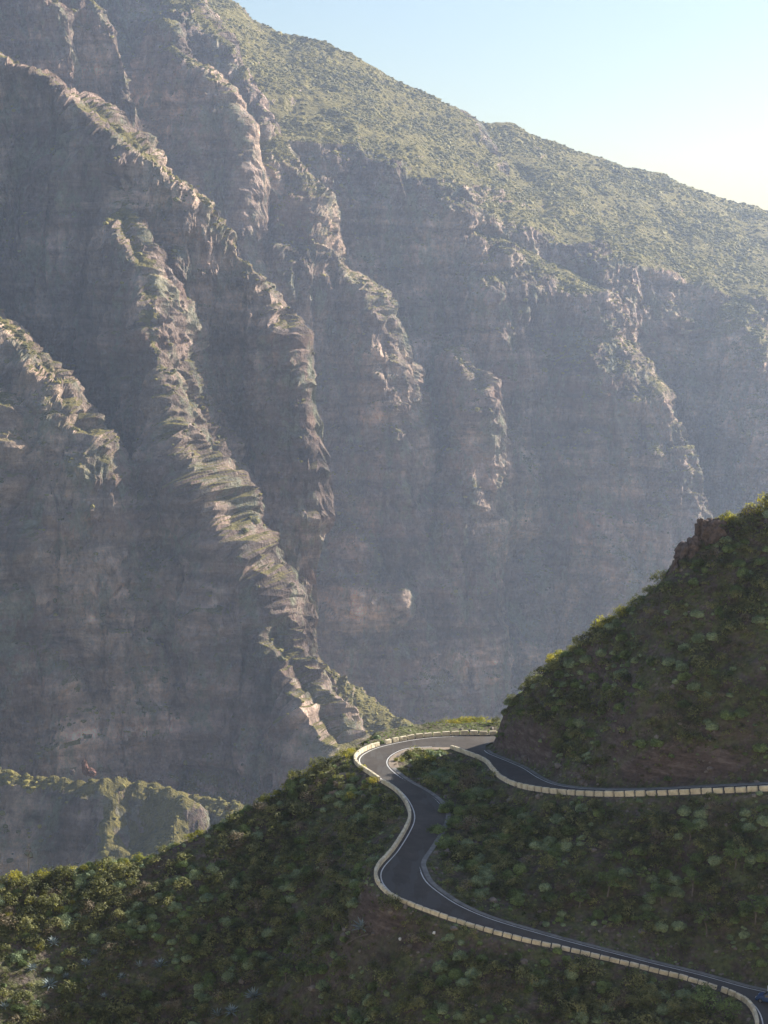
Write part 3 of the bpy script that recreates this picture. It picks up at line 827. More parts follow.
# ------------------------------------------------------------------ plants on the near hillside
def visible(p, h):
    """whether the top of a plant standing at p shows over the ground in front of it"""
    q = p.copy(); q[:, 2] += h
    ok = np.ones(len(p), bool)
    for t in np.linspace(0.70, 0.995, 60):
        g = ground(q[:, 0] * t, q[:, 1] * t)
        inside = (q[:, 1] * t > 224)
        ok &= ~(inside & (g > q[:, 2] * t))
    return ok
AG = [(362, 931, 1.9, 'large blue grey agave above a fallen pale stalk, below the lower road'),
      (160, 968, 1.5, 'blue grey agave standing right of another one on the lower left slope'), (140, 968, 1.2, 'small blue grey agave left of a bigger one on the lower left slope'),
      (54, 946, 1.4, 'blue grey agave highest of the cluster on the lower left slope'), (33, 970, 1.2, 'blue grey agave leftmost of the cluster on the lower left slope'),
      (50, 986, 1.5, 'wide blue grey agave lowest of the cluster on the lower left slope'), (86, 967, 1.2, 'blue grey agave below a smaller one at the right of the left cluster'),
      (94, 955, 0.9, 'small blue grey agave upper right of the left cluster'), (104, 998, 1.0, 'blue grey agave alone near the bottom, right of the wide one'),
      (253, 999, 1.6, 'pale blue agave with upright leaves near the bottom of the middle slope'), (218, 1018, 1.5, 'blue agave cut by the bottom edge, left of a pair'),
      (232, 1014, 1.4, 'blue agave near the bottom edge, right of a pair'), (5, 1010, 1.1, 'blue grey agave at the lower left corner'), (122, 978, 0.8, 'smallest blue grey agave between two clusters'),
      (66, 978, 0.8, 'little blue grey agave in the gap of the left cluster')]
TR = [(607, 898, 3.8, 2.2, 'wide green tree left of centre on the slope between the roads', 'green'), (579, 908, 2.6, 1.4, 'small green tree close above the lower road on the left of the slope'),
      (707, 938, 4.6, 1.3, 'thin tree with bare pale trunk and sparse crown just above the lower road'), (692, 898, 3.8, 1.6, 'small tree with a pale branching trunk high on the right of the slope'),
      (755, 925, 4.2, 2.4, 'broad bright green tree with dark branches at the right edge above the lower road'), (662, 905, 3.0, 1.7, 'rounded tree in the middle of the slope between the roads'),
      (690, 842, 2.8, 1.7, 'green tree halfway below the upper road guard blocks'), (735, 870, 3.0, 1.8, 'tree under the right end of the upper road, above the broad bright one'),
      (640, 885, 2.6, 1.3, 'slim tree between the wide green one and the rounded one'), (311, 985, 3.0, 1.5, 'small tree with thin trunk on the slope at the bottom, left of centre'), (285, 982, 2.4, 1.2, 'smaller tree left of the thin trunked one near the bottom')]
CLEAR = [(hit(a[0], a[1]), 1.0 * a[2]) for a in AG] + [(hit(t[0], t[1]), 1.1) for t in TR] + [(hit(352, 803), 1.2), (hit(400, 942), 0.8), (hit(434, 935), 0.8)]
big = 90000
r = np.random.default_rng(77)
x = r.uniform(-74, 100, big); y = r.uniform(224, 372, big)
z, ins, dr, hl = near_height(x, y)
z = ground(x, y)
gn_x = (ground(x + 0.6, y) - ground(x - 0.6, y)) / 1.2; gn_y = (ground(x, y + 0.6) - ground(x, y - 0.6)) / 1.2
slope = np.sqrt(gn_x ** 2 + gn_y ** 2)
p = np.stack([x, y, z], 1)
px, py, dep = proj(p)
dens = 0.50 + 0.9 * fbm(x / 9, y / 9, 0 * x + 31, 3)
dens = np.where(slope > 3.2, dens * 0.4, dens)
bare = smooth01(0.5 + 2.4 * perlin(x / 14 + 3, y / 14, 0 * x + 50))
dens = (dens + 0.25) * (0.5 + 0.5 * bare)
dens = np.where(hl & (dr < 3.5), dens * np.clip((dr - 1) / 4, 0.1, 1), dens)
dens = np.where((~hl) & (dr < 4), dens * 0.5, dens)
size = np.clip(r.lognormal(-0.20, 0.45, big), 0.34, 2.2) * np.where(dens > 0.4, 1.05, 0.7)
ok = (~ins) & (dr > 0.9 + 0.62 * size) & (px > -25) & (px < 800) & (py < 1060) & (r.uniform(size=big) < dens * 0.95)
# plants on the valley side of the lower road stay below its guard blocks
ok &= ~((y > 341) & (x > -4) & ~hl)
ok &= ~((dr < 2.6) & (gn_y > 0) & (size > 0.9))
for c_, rad_ in CLEAR:          # nothing grows over an agave or in front of it
    for f_ in (0.0, 1.0):
        ok &= np.hypot(x - c_[0], y - (c_[1] - f_ * rad_)) > rad_ + 0.45 * size
ok &= ~(hl & (px > 668) & (px < 712) & (y > 316) & (size > 0.7))
p, size, dr, hl, px, py, dep, slope = p[ok], size[ok], dr[ok], hl[ok], px[ok], py[ok], dep[ok], slope[ok]
# thin out so that big plants keep their room
order = np.argsort(-size); cell = {}; keepi = []
for i in order:
    cxx, cyy = int(p[i, 0] // 3), int(p[i, 1] // 3)
    good = True
    for a in (-1, 0, 1):
        for b in (-1, 0, 1):
            for j in cell.get((cxx + a, cyy + b), ()):
                if (p[i, 0] - p[j, 0]) ** 2 + (p[i, 1] - p[j, 1]) ** 2 < (0.40 * (size[i] + size[j])) ** 2: good = False; break
            if not good: break
        if not good: break
    if good: cell.setdefault((cxx, cyy), []).append(i); keepi.append(i)
keepi = np.array(keepi)
p, size, dr, hl, px, py, dep, slope = [a[keepi] for a in (p, size, dr, hl, px, py, dep, slope)]
vis = visible(p, size * 0.7) | (py < 700)
p, size, dr, hl, px, py, dep, slope = [a[vis] for a in (p, size, dr, hl, px, py, dep, slope)]
print('near plants', len(p))
kindn = perlin(p[:, 0] / 6, p[:, 1] / 6, 0 * p[:, 0] + 71) + r.uniform(-0.5, 0.5, len(p))
kind = np.where(kindn > 0.24, 1, np.where(kindn < -0.46, 2, 0))
kind = np.where((kind == 1) & (r.uniform(size=len(p)) < 0.5), 3, kind)
size = np.where(kind == 3, np.minimum(size, 1.5) * 0.92, np.where(kind == 1, np.minimum(size, 1.5) * 0.9, size))          # 0 olive shrub, 1 green euphorbia, 2 dry bush
# which side of the roads a plant stands on
def region(q, h):
    if h: return 0
    ou = np.interp(q[0], UPN[:, 0], UPN[:, 1])
    if q[0] > UPN[0, 0] and q[1] > ou - 0.2: return 0
    inside_bend = q[0] > 1.0 and q[1] > np.interp(q[0], INN[26:, 0][np.argsort(INN[26:, 0])], INN[26:, 1][np.argsort(INN[26:, 0])])
    if inside_bend and q[1] < 345: return 1
    return 2
VAR = {
    0: [leafy(100 + k, 480, 0.085, clumps=11) for k in range(7)],
    1: [with_body(200 + k, leafy(200 + k, 520, 0.052, clumps=16), 4) for k in range(8)],
    2: [leafy(300 + k, 320, 0.07, core=False, clumps=7) for k in range(6)],
    3: [with_body(230 + k, leafy(200 + k, 480, 0.048, clumps=18), 4) for k in range(8)],
}
LOW = {
    0: [leafy(400 + k, 130, 0.13) for k in range(6)],
    1: [with_body(260 + k, leafy(500 + k, 90, 0.085, clumps=12), 2) for k in range(6)],
    2: [leafy(600 + k, 110, 0.11, core=False) for k in range(6)],
    3: [with_body(290 + k, leafy(500 + k, 80, 0.085, clumps=12), 2) for k in range(6)],
}
MATK = {0: 'olive', 1: 'green', 2: 'brown', 3: 'sage'}
NAME = {0: 'shrub', 1: 'spurge_bush', 2: 'dry_bush', 3: 'sage_bush'}
CAT = {0: 'shrub', 1: 'spurge bush', 2: 'dry bush', 3: 'sage bush'}
REG = ['on the hill above the upper road', 'on the slope between the two roads', 'on the slope below road and left ridge']
LAB = {0: 'dark olive leafy shrub ', 1: 'rounded green spurge cushion ', 2: 'brownish half bare twiggy bush ', 3: 'pale sage green domed bush '}
SZ = {k: np.quantile(size[kind == k], (0.72, 0.93)) for k in range(4)}
onscreen = (px > 3) & (px < 765) & (py < 1020)
for k in (0, 1, 2, 3):
    I = np.where(kind == k)[0]
    show = I[onscreen[I]]
    show = show[np.argsort(-(size[show] / dep[show]))][:285 if k < 2 else 200]
    meshes = [np_mesh(NAME[k], v, f, M[MATK[k]], False) for v, f in VAR[k]]
    for i in show:
        o = link(NAME[k], meshes[random.randrange(len(meshes))], loc=p[i] - np.array([0, 0, 0.12 * size[i]]))
        o.rotation_euler = (0, 0, random.uniform(0, 6.28))
        s = size[i]; o.scale = (s, s, s * random.uniform(0.8, 1.1))
        g = region(p[i], hl[i])
        sz = 'broad ' if size[i] > SZ[k][1] else ('low ' if size[i] < SZ[k][0] else 'middling ')
        tag(o, sz + LAB[k] + REG[g], CAT[k], sz + CAT[k] + ('es ' if CAT[k].endswith('h') else 's ') + REG[g])
    rest = np.setdiff1d(I, show)
    o = scatter_mesh({0: 'olive_scrub', 1: 'spurge_scrub', 2: 'dry_scrub', 3: 'sage_scrub'}[k], LOW[k], p[rest] - np.array([0, 0, 0.1]), size[rest], M[MATK[k]], 9 + k)
    tag(o, {0: 'mass of small dark olive scrub covering the near slopes', 1: 'small bluish green spurge scrub spread over the near slopes', 2: 'small brown dry scrub spread over the near slopes', 3: 'small pale sage green scrub spread over the near slopes'}[k], 'scrub', kind='stuff')

# ground cover: low tufts filling the soil between the plants
def tufts():
    r = np.random.default_rng(5)
    n = 42000
    x = r.uniform(-70, 100, n); y = r.uniform(228, 360, n)
    z, ins, dr, hl = near_height(x, y)
    z = ground(x, y)
    q = np.stack([x, y, z], 1); px, py, dep = proj(q)
    ok = (~ins) & (dr > 1.1) & (px > -10) & (px < 780) & (py < 1040) & (r.uniform(size=n) < 0.35 + 0.9 * perlin(x / 5, y / 5, 0 * x + 12))
    q = q[ok]; q = q[visible(q, 0.3)]
    def tuft(seed):
        rr = np.random.default_rng(seed)
        V, Fc = [], []
        for b in range(9):
            a = rr.uniform(0, 6.28); t = rr.uniform(0.2, 0.9)
            d = np.array([math.cos(a) * t, math.sin(a) * t, rr.uniform(0.5, 1.0)]); sd = np.array([-math.sin(a), math.cos(a), 0]) * 0.14
            V += [sd, -sd, d]; Fc.append([3 * b, 3 * b + 1, 3 * b + 2])
        return np.array(V), np.array(Fc)
    o = scatter_mesh('ground_cover', [tuft(k) for k in range(6)], q, r.uniform(0.25, 0.6, len(q)), M['green'], 3)
    tag(o, 'low green tufts and herbs covering the soil of the near slopes', 'ground cover', kind='stuff')
tufts()

def rubble():
    r = np.random.default_rng(15); n = 9000
    x = r.uniform(-60, 100, n); y = r.uniform(232, 350, n)
    z, ins, dr, hl = near_height(x, y); z = ground(x, y)
    q = np.stack([x, y, z], 1); px, py, dep = proj(q)
    w_ = np.where(dr < 6, 0.9, 0.12) * (0.3 + 0.9 * smooth01(0.5 + 2 * perlin(x / 6, y / 6, 0 * x + 90)))
    ok = (~ins) & (dr > 0.95) & (px > -10) & (px < 780) & (py < 1040) & (r.uniform(size=n) < w_)
    q = q[ok]; q = q[visible(q, 0.2)]
    o = scatter_mesh('stones', [blob(k + 50, 0.35) for k in range(6)], q, np.clip(r.lognormal(-1.75, 0.6, len(q)), 0.06, 0.75), M['stone'], 4)
    tag(o, 'brown stones and rubble lying on the banks beside the roads', 'stones', kind='stuff')
rubble()

# single shrubs that stand out in the photograph
def hero(name, px, py, s, kind, label, mat=None, zs=1.0, seed=None, group=None, at=None, n=620, leaf=0.07):
    q = hit(px, py) if at is None else at
    if q is None: return None
    seed = seed or int(px * 7 + py)
    v, f = leafy(seed, n, leaf, clumps=12)
    if name in ('spurge_bush', 'mound_shrub'): v, f = with_body(seed, (v, f))
    o = link(name, np_mesh(name, v, f, M[mat or MATK[kind]], False), loc=(q[0], q[1], q[2] - 0.15 * s))
    o.scale = (s, s, s * zs)
    tag(o, label, 'shrub' if name != 'spurge_bush' else 'spurge bush', group)
    return o
def crest_at(px, back=0.5):
    """top of the near skyline in a pixel column"""
    ys = np.arange(270, 372, 0.4); t = (px - 384) / F
    # iterate once for the small change of x with height
    best, bz = None, -9e9
    for yy in ys:
        xx = t * yy * 1.02
        gz = float(ground(xx, yy))
        if gz / yy > bz: bz = gz / yy; best = np.array([xx, yy + back, float(ground(xx, yy + back))])
    return best
hero('shrub', 388, 905, 2.1, 0, 'dark shrub leaning over the guard blocks at the left bulge of the lower road', at=hit(390, 908))
hero('shrub', 581, 968, 2.6, 0, 'broad dark shrub hiding the guard blocks of the lower road, the left one of two', at=hit(581, 974))
hero('shrub', 634, 978, 1.9, 0, 'smaller dark shrub hiding the guard blocks of the lower road, right of the broad one', at=hit(634, 984))
hero('shrub', 702, 1000, 2.8, 1, 'green shrub rising in front of the lower road just left of the bottom right bend', at=hit(702, 1006))
hero('shrub', 728, 1008, 2.0, 1, 'green shrub touching the first guard blocks of the bottom right bend', at=hit(728, 1014))
for k, (a, b, s) in enumerate([(437, 834, 1.9), (447, 812, 1.9), (446, 845, 2.0), (455, 826, 1.9), (470, 800, 1.8), (482, 812, 1.9), (498, 815, 1.6), (462, 812, 1.7), (490, 796, 1.5), (515, 815, 1.5), (478, 833, 1.6), (505, 840, 1.5)]):
    hero('spurge_bush', a, b, s, 1, 'big rounded green spurge cushion clustered inside the bend beside the lower road', group='big spurge cushions inside the bend', zs=0.9)
hero('shrub', 352, 800, 1.3, 1, 'bright yellow green shrub catching the sun on the shaded slope left of the bend', 'yellow')
hero('shrub', 430, 762, 1.2, 1, 'bright green shrub on the rim of the slope inside the hairpin', 'yellow')
hero('shrub', 399, 762, 1.0, 1, 'yellow green shrub hugging the inner corner of the hairpin', 'yellow', zs=1.1)
hero('shrub', 413, 757, 0.8, 1, 'small shrub on the dirt shoulder inside the hairpin', 'green')
# sunlit shrubs strung along the left ridge
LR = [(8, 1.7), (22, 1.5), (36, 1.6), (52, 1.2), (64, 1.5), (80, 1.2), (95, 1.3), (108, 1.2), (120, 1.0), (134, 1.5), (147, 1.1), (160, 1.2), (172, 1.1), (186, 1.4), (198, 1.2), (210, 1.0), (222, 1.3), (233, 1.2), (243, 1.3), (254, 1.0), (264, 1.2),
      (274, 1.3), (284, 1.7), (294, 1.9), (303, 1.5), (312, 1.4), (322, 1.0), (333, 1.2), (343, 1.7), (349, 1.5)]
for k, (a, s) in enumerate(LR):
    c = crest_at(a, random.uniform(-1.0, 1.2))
    m = 'yellow' if k % 4 != 3 else 'olive'  # yellow ones carry their sunlight in the leaf colour
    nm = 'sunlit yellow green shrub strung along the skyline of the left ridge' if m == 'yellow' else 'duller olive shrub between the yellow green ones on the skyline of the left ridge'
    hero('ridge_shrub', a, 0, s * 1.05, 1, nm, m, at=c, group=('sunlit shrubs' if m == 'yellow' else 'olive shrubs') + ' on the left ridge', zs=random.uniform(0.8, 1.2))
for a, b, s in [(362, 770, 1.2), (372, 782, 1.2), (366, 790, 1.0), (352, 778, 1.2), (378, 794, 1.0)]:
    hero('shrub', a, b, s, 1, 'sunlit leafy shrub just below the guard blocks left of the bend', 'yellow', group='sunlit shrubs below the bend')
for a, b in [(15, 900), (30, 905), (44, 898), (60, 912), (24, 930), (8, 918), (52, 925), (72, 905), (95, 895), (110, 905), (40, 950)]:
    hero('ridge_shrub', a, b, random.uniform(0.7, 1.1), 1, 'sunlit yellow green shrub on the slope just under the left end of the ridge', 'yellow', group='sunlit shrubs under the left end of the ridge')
# shrubs on the skyline of the right hill
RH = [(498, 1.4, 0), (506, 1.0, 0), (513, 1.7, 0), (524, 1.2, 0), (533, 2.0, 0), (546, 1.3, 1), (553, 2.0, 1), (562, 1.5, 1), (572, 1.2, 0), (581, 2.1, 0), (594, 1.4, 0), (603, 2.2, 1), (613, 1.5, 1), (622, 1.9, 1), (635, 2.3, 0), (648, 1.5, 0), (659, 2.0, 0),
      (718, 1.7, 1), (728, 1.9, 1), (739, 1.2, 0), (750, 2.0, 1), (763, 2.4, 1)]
for k, (a, s, lit) in enumerate(RH):  # lit crowns get the foliage with sun put into its colour
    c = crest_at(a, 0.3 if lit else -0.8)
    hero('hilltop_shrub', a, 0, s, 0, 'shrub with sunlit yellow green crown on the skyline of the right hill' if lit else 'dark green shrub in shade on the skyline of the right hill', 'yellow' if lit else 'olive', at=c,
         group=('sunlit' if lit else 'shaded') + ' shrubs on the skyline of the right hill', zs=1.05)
# mound of shrubs beyond the platform
q = Wz(463, 733, -89.8)
mo = hero('mound_shrub', 463, 730, 6.8, 1, 'broad sunlit yellow green mound of a shrub rising behind the platform guard blocks', 'yellow', at=np.array([P(464, 733, 355)[0], 355, P(464, 733, 355)[2] + 0.3]), zs=0.50, n=3500, leaf=0.04)

# ------------------------------------------------------------------ agaves
def agave_mesh(seed, n=26):
    r = np.random.default_rng(seed)
    V, Fc = [], []
    for i in range(n):
        a = i * 2.399 + r.uniform(-.2, .2); el = R(12 + 70 * (i / n)) + r.uniform(-.1, .1)
        L = r.uniform(0.85, 1.1); w_ = 0.085
        b = len(V)
        for k, t in enumerate((0, 0.3, 0.65, 1.0)):
            e = el - 0.25 * t
            c = np.array([math.cos(a) * math.cos(e), math.sin(a) * math.cos(e), math.sin(e)]) * L * t
            sd = np.array([-math.sin(a), math.cos(a), 0]) * w_ * (0.8, 1.1, 0.8, 0.06)[k]
            V += [c - sd, c + np.array([0, 0, -0.03 * (1 - t)]), c + sd]
            if k:
                p0 = b + 3 * (k - 1); p1 = b + 3 * k
                Fc += [[p0, p0 + 1, p1 + 1, p1], [p0 + 1, p0 + 2, p1 + 2, p1 + 1]]
    return np_mesh('agave', np.array(V), np.array(Fc), M['blue'], False)
am = [agave_mesh(k) for k in range(4)]
for k, (a, b, s, lb) in enumerate(AG):
    q = hit(a, b)
    o = link('agave', am[k % 4], loc=(q[0], q[1], q[2] + 0.1)); f_ = random.uniform(0.85, 1.1); o.scale = (s * f_, s * f_, s * random.uniform(0.8, 1.2)); o.rotation_euler = (R(random.uniform(2, 22)), R(random.uniform(-8, 8)), random.uniform(0, 6)); tag(o, lb, 'agave', 'blue grey agaves on the near slope')

def tube(path, rad, seg=6):
    path = np.array(path, float); V, Fc = [], []
    for i, c in enumerate(path):
        t = path[min(i + 1, len(path) - 1)] - path[max(i - 1, 0)]; t /= np.linalg.norm(t)
        a = np.cross(t, [0.3, 0.9, 0.1]); a /= np.linalg.norm(a); b = np.cross(t, a)
        for k in range(seg):
            th = 6.2832 * k / seg; V.append(c + (a * math.cos(th) + b * math.sin(th)) * rad[i])
    for i in range(len(path) - 1):
        for k in range(seg): Fc.append([i * seg + k, i * seg + (k + 1) % seg, (i + 1) * seg + (k + 1) % seg, (i + 1) * seg + k])
    return np.array(V), np.array(Fc)
def stalk(px, py, top_px, top_py, label, base=None):
    q = hit(px, py) if base is None else base
    t = P(top_px, top_py, q[1])
    L = np.linalg.norm(t - q)
    v, f = tube([[0, 0, 0], (t - q) * 0.5 + [0.1, 0, 0], t - q], [0.09, 0.07, 0.03])
    parts = [v]; fs = [f]; n = len(v)
    for k in range(8):
        c = (t - q) * (0.6 + 0.05 * k); a = k * 2.4
        d = np.array([math.cos(a), math.sin(a) * .6, 0.25]) * (0.75 - 0.07 * k)
        v2, f2 = tube([c, c + d], [0.04, 0.12], 4); parts.append(v2); fs.append(f2 + n); n += len(v2)
    o = link('flower_stalk', np_mesh('flower_stalk', np.vstack(parts), np.vstack(fs), M['bark'], False), loc=q); tag(o, label, 'flower stalk')
stalk(21, 882, 29, 843, 'tall pale agave flower stalk standing on the skyline at the left end of the ridge', base=crest_at(21, 0))
stalk(228, 822, 227, 805, 'short pale flower stalk standing on the skyline halfway up the left ridge', base=crest_at(228, 0))
q = hit(345, 947); q2 = hit(368, 938)
v, f = tube([[0, 0, 0.3], (q2 - q) * 0.5 + [0, 0, 0.7], (q2 - q) + [0, 0, 0.5]], [0.05, 0.06, 0.1])
tag(link('fallen_stalk', np_mesh('fallen_stalk', v, f, M['bark'], False), loc=q), 'pale fallen flower stalk lying across the scrub below the large agave', 'stalk')

# ------------------------------------------------------------------ small trees between the roads
def tree(px, py, h, cr, label, mat='green', lean=0.1, seed=0, py_top=None):
    q = hit(px, py)
    root = empty('small_tree', q); tag(root, label, 'tree', 'small trees')
    rr = random.Random(seed)
    Vs, Fs, n = [], [], 0
    tip = np.array([lean * h, 0, h * 0.62])
    v, f = tube([[0, 0, -0.3], tip * 0.5 + [0.06, 0, 0], tip], [0.13, 0.10, 0.07]); Vs.append(v); Fs.append(f); n += len(v)
    for k in range(6):
        a = k * 1.05 + rr.uniform(-.2, .2); s0 = tip * rr.uniform(0.55, 1.0)
        e = tip + np.array([math.cos(a) * cr * 0.7, math.sin(a) * cr * 0.7, h * 0.26])
        v, f = tube([s0, (s0 + e) / 2 + [0, 0, 0.15], e], [0.07, 0.05, 0.025], 5); Vs.append(v); Fs.append(f + n); n += len(v)
    link('trunk', np_mesh('trunk', np.vstack(Vs), np.vstack(Fs), M['bark']), root)
    V, Fc, n = [], [], 0
    for k in range(13):
        a = k * 2.4; rad = cr * rr.uniform(0.1, 0.85)
        v, f = leafy(seed * 10 + k, 120, 0.16, core=False, clumps=6)
        s = cr * rr.uniform(0.36, 0.55)
        v = v * [s, s, s * 0.75] + tip + [math.cos(a) * rad, math.sin(a) * rad, h * rr.uniform(-0.22, 0.25)]
        V.append(v); Fc.append(f + n); n += len(v)
    link('crown', np_mesh('crown', np.vstack(V), np.vstack(Fc), M[mat], False), root)
for k, t in enumerate(TR):
    tree(t[0], t[1], t[2], t[3], t[4], 'green', lean=random.uniform(-0.12, 0.12), seed=40 + k)

# ------------------------------------------------------------------ rocks
def rock(name, loc, sx, sy, sz, mat, label, seed, cat='rock', amp=0.35, tilt=0, sub=4):
    import bmesh
    bm = bmesh.new(); bmesh.ops.create_icosphere(bm, subdivisions=sub, radius=1)
    v = np.array([list(a.co) for a in bm.verts])
    d = 1 + amp * fbm(v[:, 0] * 1.6 + seed, v[:, 1] * 1.6, v[:, 2] * 1.6, 3, 0.6)
    d += 0.16 * blocks(v[:, 0] * 2.4 + seed, v[:, 1] * 2.4, v[:, 2] * 2.0)
    v = np.sign(v) * np.abs(v) ** 0.8 * d[:, None]
    for a, c in zip(bm.verts, v): a.co = Vector((c[0] * sx, c[1] * sy, c[2] * sz))
    me = bpy.data.meshes.new(name); bm.to_mesh(me); bm.free(); me.materials.append(M[mat])
    o = link(name, me, loc=loc); o.rotation_euler = (0, tilt, 0); tag(o, label, cat)
    return o
q = P(702, 537, 319.5); rock('rock_pinnacle', q, 1.0, 1.0, 3.0, 'darkrock', 'dark pointed rock pinnacle on the skyline of the right hill', 3, tilt=R(-6))
q = P(714, 534, 318.5); rock('rock_outcrop', q, 2.2, 2.0, 2.3, 'darkrock', 'dark rock outcrop right of the pinnacle on the right hill', 11)
q = P(678, 574, 318.5); rock('rock_outcrop', q, 1.5, 1.8, 3.2, 'darkrock', 'dark rock step left of the pinnacle, lower on the skyline of the right hill', 5, tilt=R(20))
q = P(689, 553, 318.5); rock('rock_outcrop', q, 1.8, 1.8, 2.6, 'darkrock', 'dark rock shoulder between the pinnacle and the lower rock step', 8, tilt=R(25))
q = P(85, 768, 550 * MK); rock('red_rock_tooth', q, 3.4, 3.4, 8.0, 'redrock', 'thin red rock tooth standing on the low ridge at the left', 4, tilt=R(-8))
q = P(91, 772, 550 * MK); rock('red_rock', q, 5.5, 4.5, 4.2, 'redrock', 'red rock lump right against the foot of the red tooth', 6, tilt=R(30))
q = P(72, 772, 551 * MK); rock('grey_rock', q, 2.8, 2.8, 2.8, 'darkrock', 'small dark rock left of the red tooth on the low ridge', 7)
for a, b, s, lb in [(400, 942, 0.22, 'small white stone on the slope below the lower road, left and lower of two'), (434, 935, 0.22, 'small white stone just below the guard blocks of the lower road, right of two')]:
    q = hit(a, b); rock('white_stone', q + np.array([0, 0, 0.3]), s, s, s, 'white', lb, int(a), sub=2)
for k, (a, b) in enumerate([(330, 775), (322, 782), (338, 785), (345, 776), (312, 790), (334, 793), (348, 788)]):
    q = hit(a, b)
    if q is not None:
        o = rock('brown_rock', q, random.uniform(.6, 1.2), random.uniform(.6, 1), random.uniform(.4, .7), 'dirt', 'pale brown rock in the rocky patch left of the hairpin bend', 30 + k); o['group'] = 'pale rocks left of the bend'

# ------------------------------------------------------------------ blue car, and the white post behind it
def box_mesh(name, prof_x_z, half_w, mat, taper=None, bevel=0.05):
    """side profile (x, z) extruded to both sides; taper(z) narrows the width"""
    import bmesh
    bm = bmesh.new()
    L = [bm.verts.new((x, -half_w * (taper(z) if taper else 1), z)) for x, z in prof_x_z]
    Rr = [bm.verts.new((x, half_w * (taper(z) if taper else 1), z)) for x, z in prof_x_z]
    n = len(L)
    bm.faces.new(L); bm.faces.new(Rr[::-1])
    for i in range(n): bm.faces.new((L[(i + 1) % n], L[i], Rr[i], Rr[(i + 1) % n]))
    bmesh.ops.recalc_face_normals(bm, faces=bm.faces)
    if bevel: bmesh.ops.bevel(bm, geom=bm.edges[:], offset=bevel, segments=2, affect='EDGES')
    me = bpy.data.meshes.new(name); bm.to_mesh(me); bm.free(); me.materials.append(M[mat])
    return me
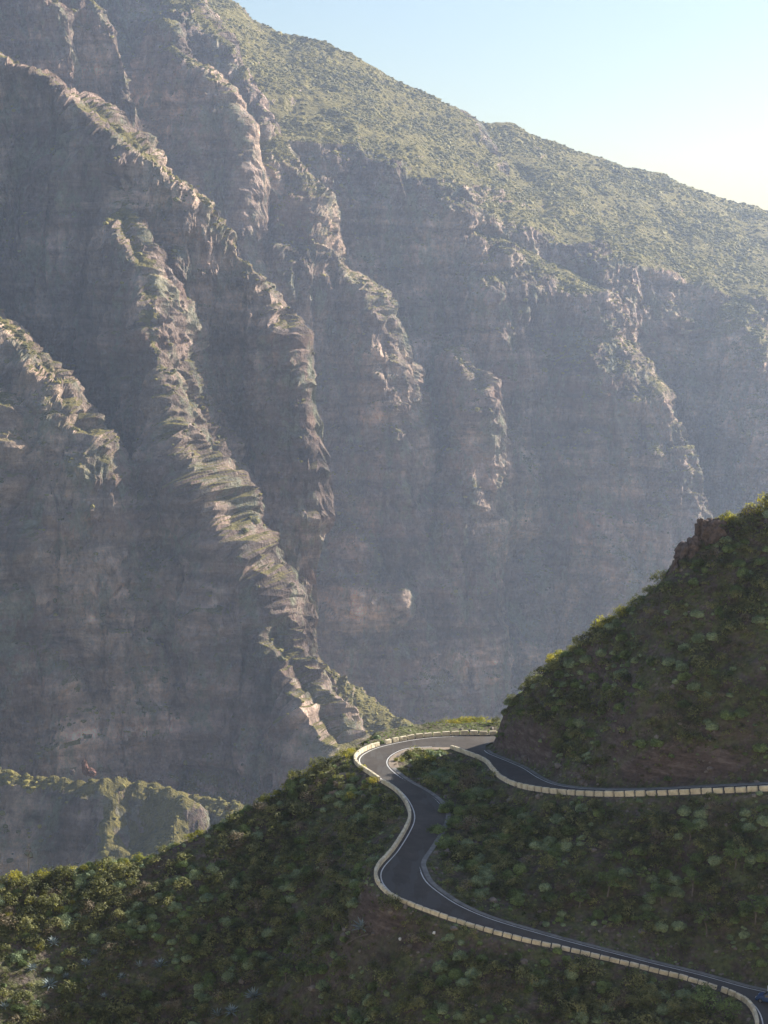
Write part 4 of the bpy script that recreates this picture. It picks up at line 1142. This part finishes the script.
def car(loc, rz):
    root = empty('parked_car', loc, rz); tag(root, 'dark blue car on the lower road cut by the right edge of the picture', 'car')
    tap = lambda z: 1.0 if z < 0.85 else 1.0 - (z - 0.85) * 0.42
    link('body', box_mesh('body', [(-2.0, 0.28), (-2.05, 0.75), (-1.85, 0.98), (-1.75, 0.98), (-1.35, 1.43), (0.35, 1.48), (1.05, 0.98), (1.85, 0.85), (2.05, 0.62), (2.05, 0.30)], 0.87, 'carpaint', tap, 0.06), root)
    wv = np.array([[0.47, -0.62, 1.42], [0.47, 0.62, 1.42], [1.07, 0.76, 1.00], [1.07, -0.76, 1.00]]) + [0.03, 0, 0.03]
    link('windscreen', np_mesh('windscreen', wv, np.array([[0, 1, 2, 3]]), M['glass'], False), root)
    wv = np.array([[-1.42, -0.62, 1.40], [-1.42, 0.62, 1.40], [-1.75, 0.76, 1.04], [-1.75, -0.76, 1.04]]) + [-0.05, 0, 0.03]
    link('rear_window', np_mesh('rear_window', wv, np.array([[0, 3, 2, 1]]), M['glass'], False), root)
    for s in (-1, 1):
        sv = np.array([[-1.2, s * 0.70, 1.38], [0.25, s * 0.70, 1.40], [0.80, s * 0.845, 1.02], [-1.45, s * 0.845, 1.02]]) + [0, s * 0.02, 0]
        link('side_window', np_mesh('side_window', sv, np.array([[0, 1, 2, 3]]), M['glass'], False), root)
        hv = box_mesh('headlight', [(1.80, 0.62), (2.07, 0.58), (2.05, 0.72), (1.82, 0.82)], 0.17, 'lamp', None, 0.02)
        h = link('headlight', hv, root); h.location = (0.01, s * 0.63, 0)
        mr = box_mesh('mirror', [(0.70, 1.0), (0.88, 1.0), (0.86, 1.13), (0.72, 1.13)], 0.09, 'carpaint', None, 0.02)
        h = link('mirror', mr, root); h.location = (0, s * 0.95, 0)
        for xx in (-1.25, 1.3):
            import bmesh
            for nm, rad, dp, mt in (('tyre', 0.32, 0.2, 'rubber'), ('rim', 0.20, 0.215, 'metal')):
                bm = bmesh.new(); bmesh.ops.create_cone(bm, cap_ends=True, segments=24, radius1=rad, radius2=rad, depth=dp)
                bmesh.ops.bevel(bm, geom=[e for e in bm.edges if e.calc_face_angle(0) > 1], offset=0.02, segments=2, affect='EDGES')
                me = bpy.data.meshes.new(nm); bm.to_mesh(me); bm.free(); me.materials.append(M[mt])
                if nm == 'tyre':
                    wh = link('wheel', me, root); wh.location = (xx, s * 0.80, 0.32); wh.rotation_euler = (R(90), 0, 0)
                else:
                    link('rim', me, wh)
cpos = Wz(771.5, 1003, -102.0)
car((cpos[0], cpos[1], -102.0 + 0.02), R(150))
q = Wz(768, 994, -101.9)
pv = box_mesh('marker_post', [(-0.10, 0), (0.10, 0), (0.10, 1.15), (-0.10, 1.25)], 0.16, 'white', None, 0.02)
tag(link('marker_post', pv, loc=(q[0], q[1], -101.95)), 'white roadside marker post at the right edge behind the blue car', 'marker post')

# ------------------------------------------------------------------ the hazy air of the gorge
def haze():
    x0, x1, y0, y1, z0, z1 = -3610, 3610, -510, 5750, -335 * MK - 22, ZTOP
    V = np.array([[a, b, c] for a in (x0, x1) for b in (y0, y1) for c in (z0, z1)])
    Fq = np.array([[0, 1, 3, 2], [4, 6, 7, 5], [0, 4, 5, 1], [2, 3, 7, 6], [0, 2, 6, 4], [1, 5, 7, 3]])
    m = bpy.data.materials.new('haze'); m.use_nodes = True
    nt = m.node_tree; nt.nodes.remove(nt.nodes['Principled BSDF'])
    pv = nt.nodes.new('ShaderNodeVolumePrincipled')
    pv.inputs['Color'].default_value = (*HAZE[1], 1); pv.inputs['Density'].default_value = HAZE[0]; pv.inputs['Anisotropy'].default_value = HAZE[2]
    nt.links.new(pv.outputs[0], nt.nodes['Material Output'].inputs['Volume'])
    o = link('haze', np_mesh('haze', V, Fq, m, False)); tag(o, kind='stuff')
ZTOP = float(MP[..., 2].max()) + 12
haze()
print('highest mountain', float(MP[..., 2].max()), 'lowest', float(MP[..., 2].min()))
